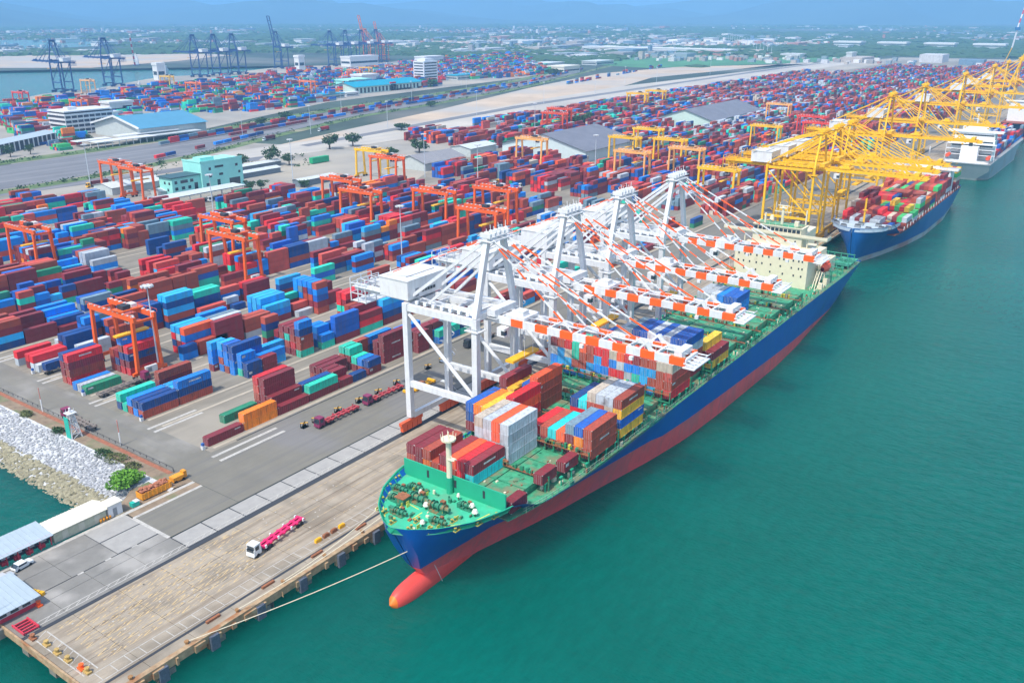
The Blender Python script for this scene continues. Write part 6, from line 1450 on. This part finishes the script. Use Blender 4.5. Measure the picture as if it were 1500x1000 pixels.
# far woodland and town
b = MB()
def blob(mb, x, y, r_, h):
    k = len(mb.v); n = 5; a0 = U(0,6)
    for i in range(n): a = a0+2*math.pi*i/n; q = r_*U(.7,1.25); mb.v.append((x+q*math.cos(a), y+q*math.sin(a), -1))
    for i in range(n): a = a0+.4+2*math.pi*i/n; q = r_*U(.5,.9); mb.v.append((x+q*math.cos(a), y+q*math.sin(a), h*U(.5,.8)))
    mb.v.append((x+U(-1,1),y,h*U(.85,1.1)))
    for i in range(n): j = (i+1)%n; mb.f += [(k+i,k+j,k+n+j,k+n+i),(k+n+i,k+n+j,k+2*n)]; mb.m += [0,0]; mb.c += [None,None]
def farpt(dmin, dmax):
    d = dmin*(dmax/dmin)**R(); a = math.radians(35.49+U(-31,31)); return d*math.cos(a), d*math.sin(a), d
random.seed(11); n = 0
while n < 9000:
    x, y, d = farpt(2100, 9500)
    if y < 150 or (d < 2300 and x < 1900): continue
    if inpoly(x,y,[(900,1250),(1950,1560),(1960,2150),(950,2900),(500,2000)]) or inpoly(x,y,[(1871,1100),(2518,1269),(2432,880),(2700,560),(2509,500),(2000,500),(2084,801),(1824,934)]) or (x < 2750 and y < 660): continue
    if math.sin(x*.0021+1)*math.cos(y*.0017)+.35*math.sin(x*.007+y*.004) < U(-.5,.1): continue
    blob(b, x, y, U(12,30)*(1+d/9000), U(5,11)); n += 1
tag(b.build('far_woodland', FOL), 'hazy belts of trees between the port and the hills', 'woodland', kind='stuff')
b = MB(); n = 0; PB = [(0.55,0.56,0.58),(0.42,0.38,0.34),(0.40,0.2,0.16),(0.25,0.32,0.36),(0.7,0.7,0.7),(0.15,0.25,0.35),(0.3,0.3,0.3)]
while n < 3400:
    x, y, d = farpt(2300, 8200)
    if y < 150 or inpoly(x,y,[(900,1250),(1950,1560),(1960,2150),(950,2900),(500,2000)]): continue
    if math.sin(x*.0013+.5)*math.sin(y*.0019+1)+.4*math.sin(x*.006) < U(-.3,.5): continue
    w, l_, h = U(7,17), U(7,17), U(4,9)
    if R() < .05: w, l_, h = U(40,110), U(30,60), U(8,14)
    if R() < .012: h = U(14,24)
    b.box(x,y,-1,x+w,y+l_,h,0,random.choice(PB),bottom=False); n += 1
tag(b.build('far_town_buildings', CATT), 'pale town buildings scattered through the distant trees', 'buildings', kind='stuff')
for i in range(22):
    x, y, d = farpt(2700, 5200); w, l_, h = U(40,90), U(25,50), U(8,14)
    if y < 500: y += 700
    t = thing('factory_building', f'white factory block in the hazy town, {ORD[i]} of the scattered ones', 'building', (x,y,0), 0, 'white factory blocks in the hazy town')
    MB().box(0,0,-1,w,l_,h).build('wall', WHITE, t); MB().box(-2,-2,h,w+2,l_+2,h+1.5).build('roof', SHEET, t)
for i in range(16):
    o = MB().box(0,0,0,.8,.8,30).box(-5,-1,29,6,2,30).build('gantry_mast', mat('galvanised',(0,0,0)), loc=(2650+70*i*1.0,960+ i*38,0)); tag(o, f'pale mast in the far row before the town, {ORD[i]} from the left', 'mast', 'row of far pale masts')
for i in range(5):
    t = thing('building', f'white roofed cream block at the field edge, {ORD[i]} from the left', 'building', (3350,900-150*i,0), 0, 'row of white roofed blocks'); MB().box(0,0,0,60,90,14).build('wall', mat('pale_wall',(0,0,0)), t); MB().box(-3,-3,14,63,93,19).build('roof', WHITE, t)
# ------------------------------------------------------------------ haze
hz = MB().box(-1600,-2600,-14,26500,26500,520).build('haze', [])
hm_ = bpy.data.materials.new('haze'); hm_.use_nodes = True; nn = hm_.node_tree; nn.nodes.clear()
pv = nn.nodes.new('ShaderNodeVolumePrincipled'); pv.inputs['Density'].default_value = 0.000135; pv.inputs['Color'].default_value = (0.26,0.57,0.95,1); pv.inputs['Anisotropy'].default_value = -0.1
oo = nn.nodes.new('ShaderNodeOutputMaterial'); nn.links.new(pv.outputs[0], oo.inputs['Volume']); hz.data.materials.append(hm_); tag(hz, kind='stuff'); hz['label'] = 'pale blue haze over the port'
print('objects', len(bpy.data.objects), 'tris', sum(len(m.polygons) for m in bpy.data.meshes))
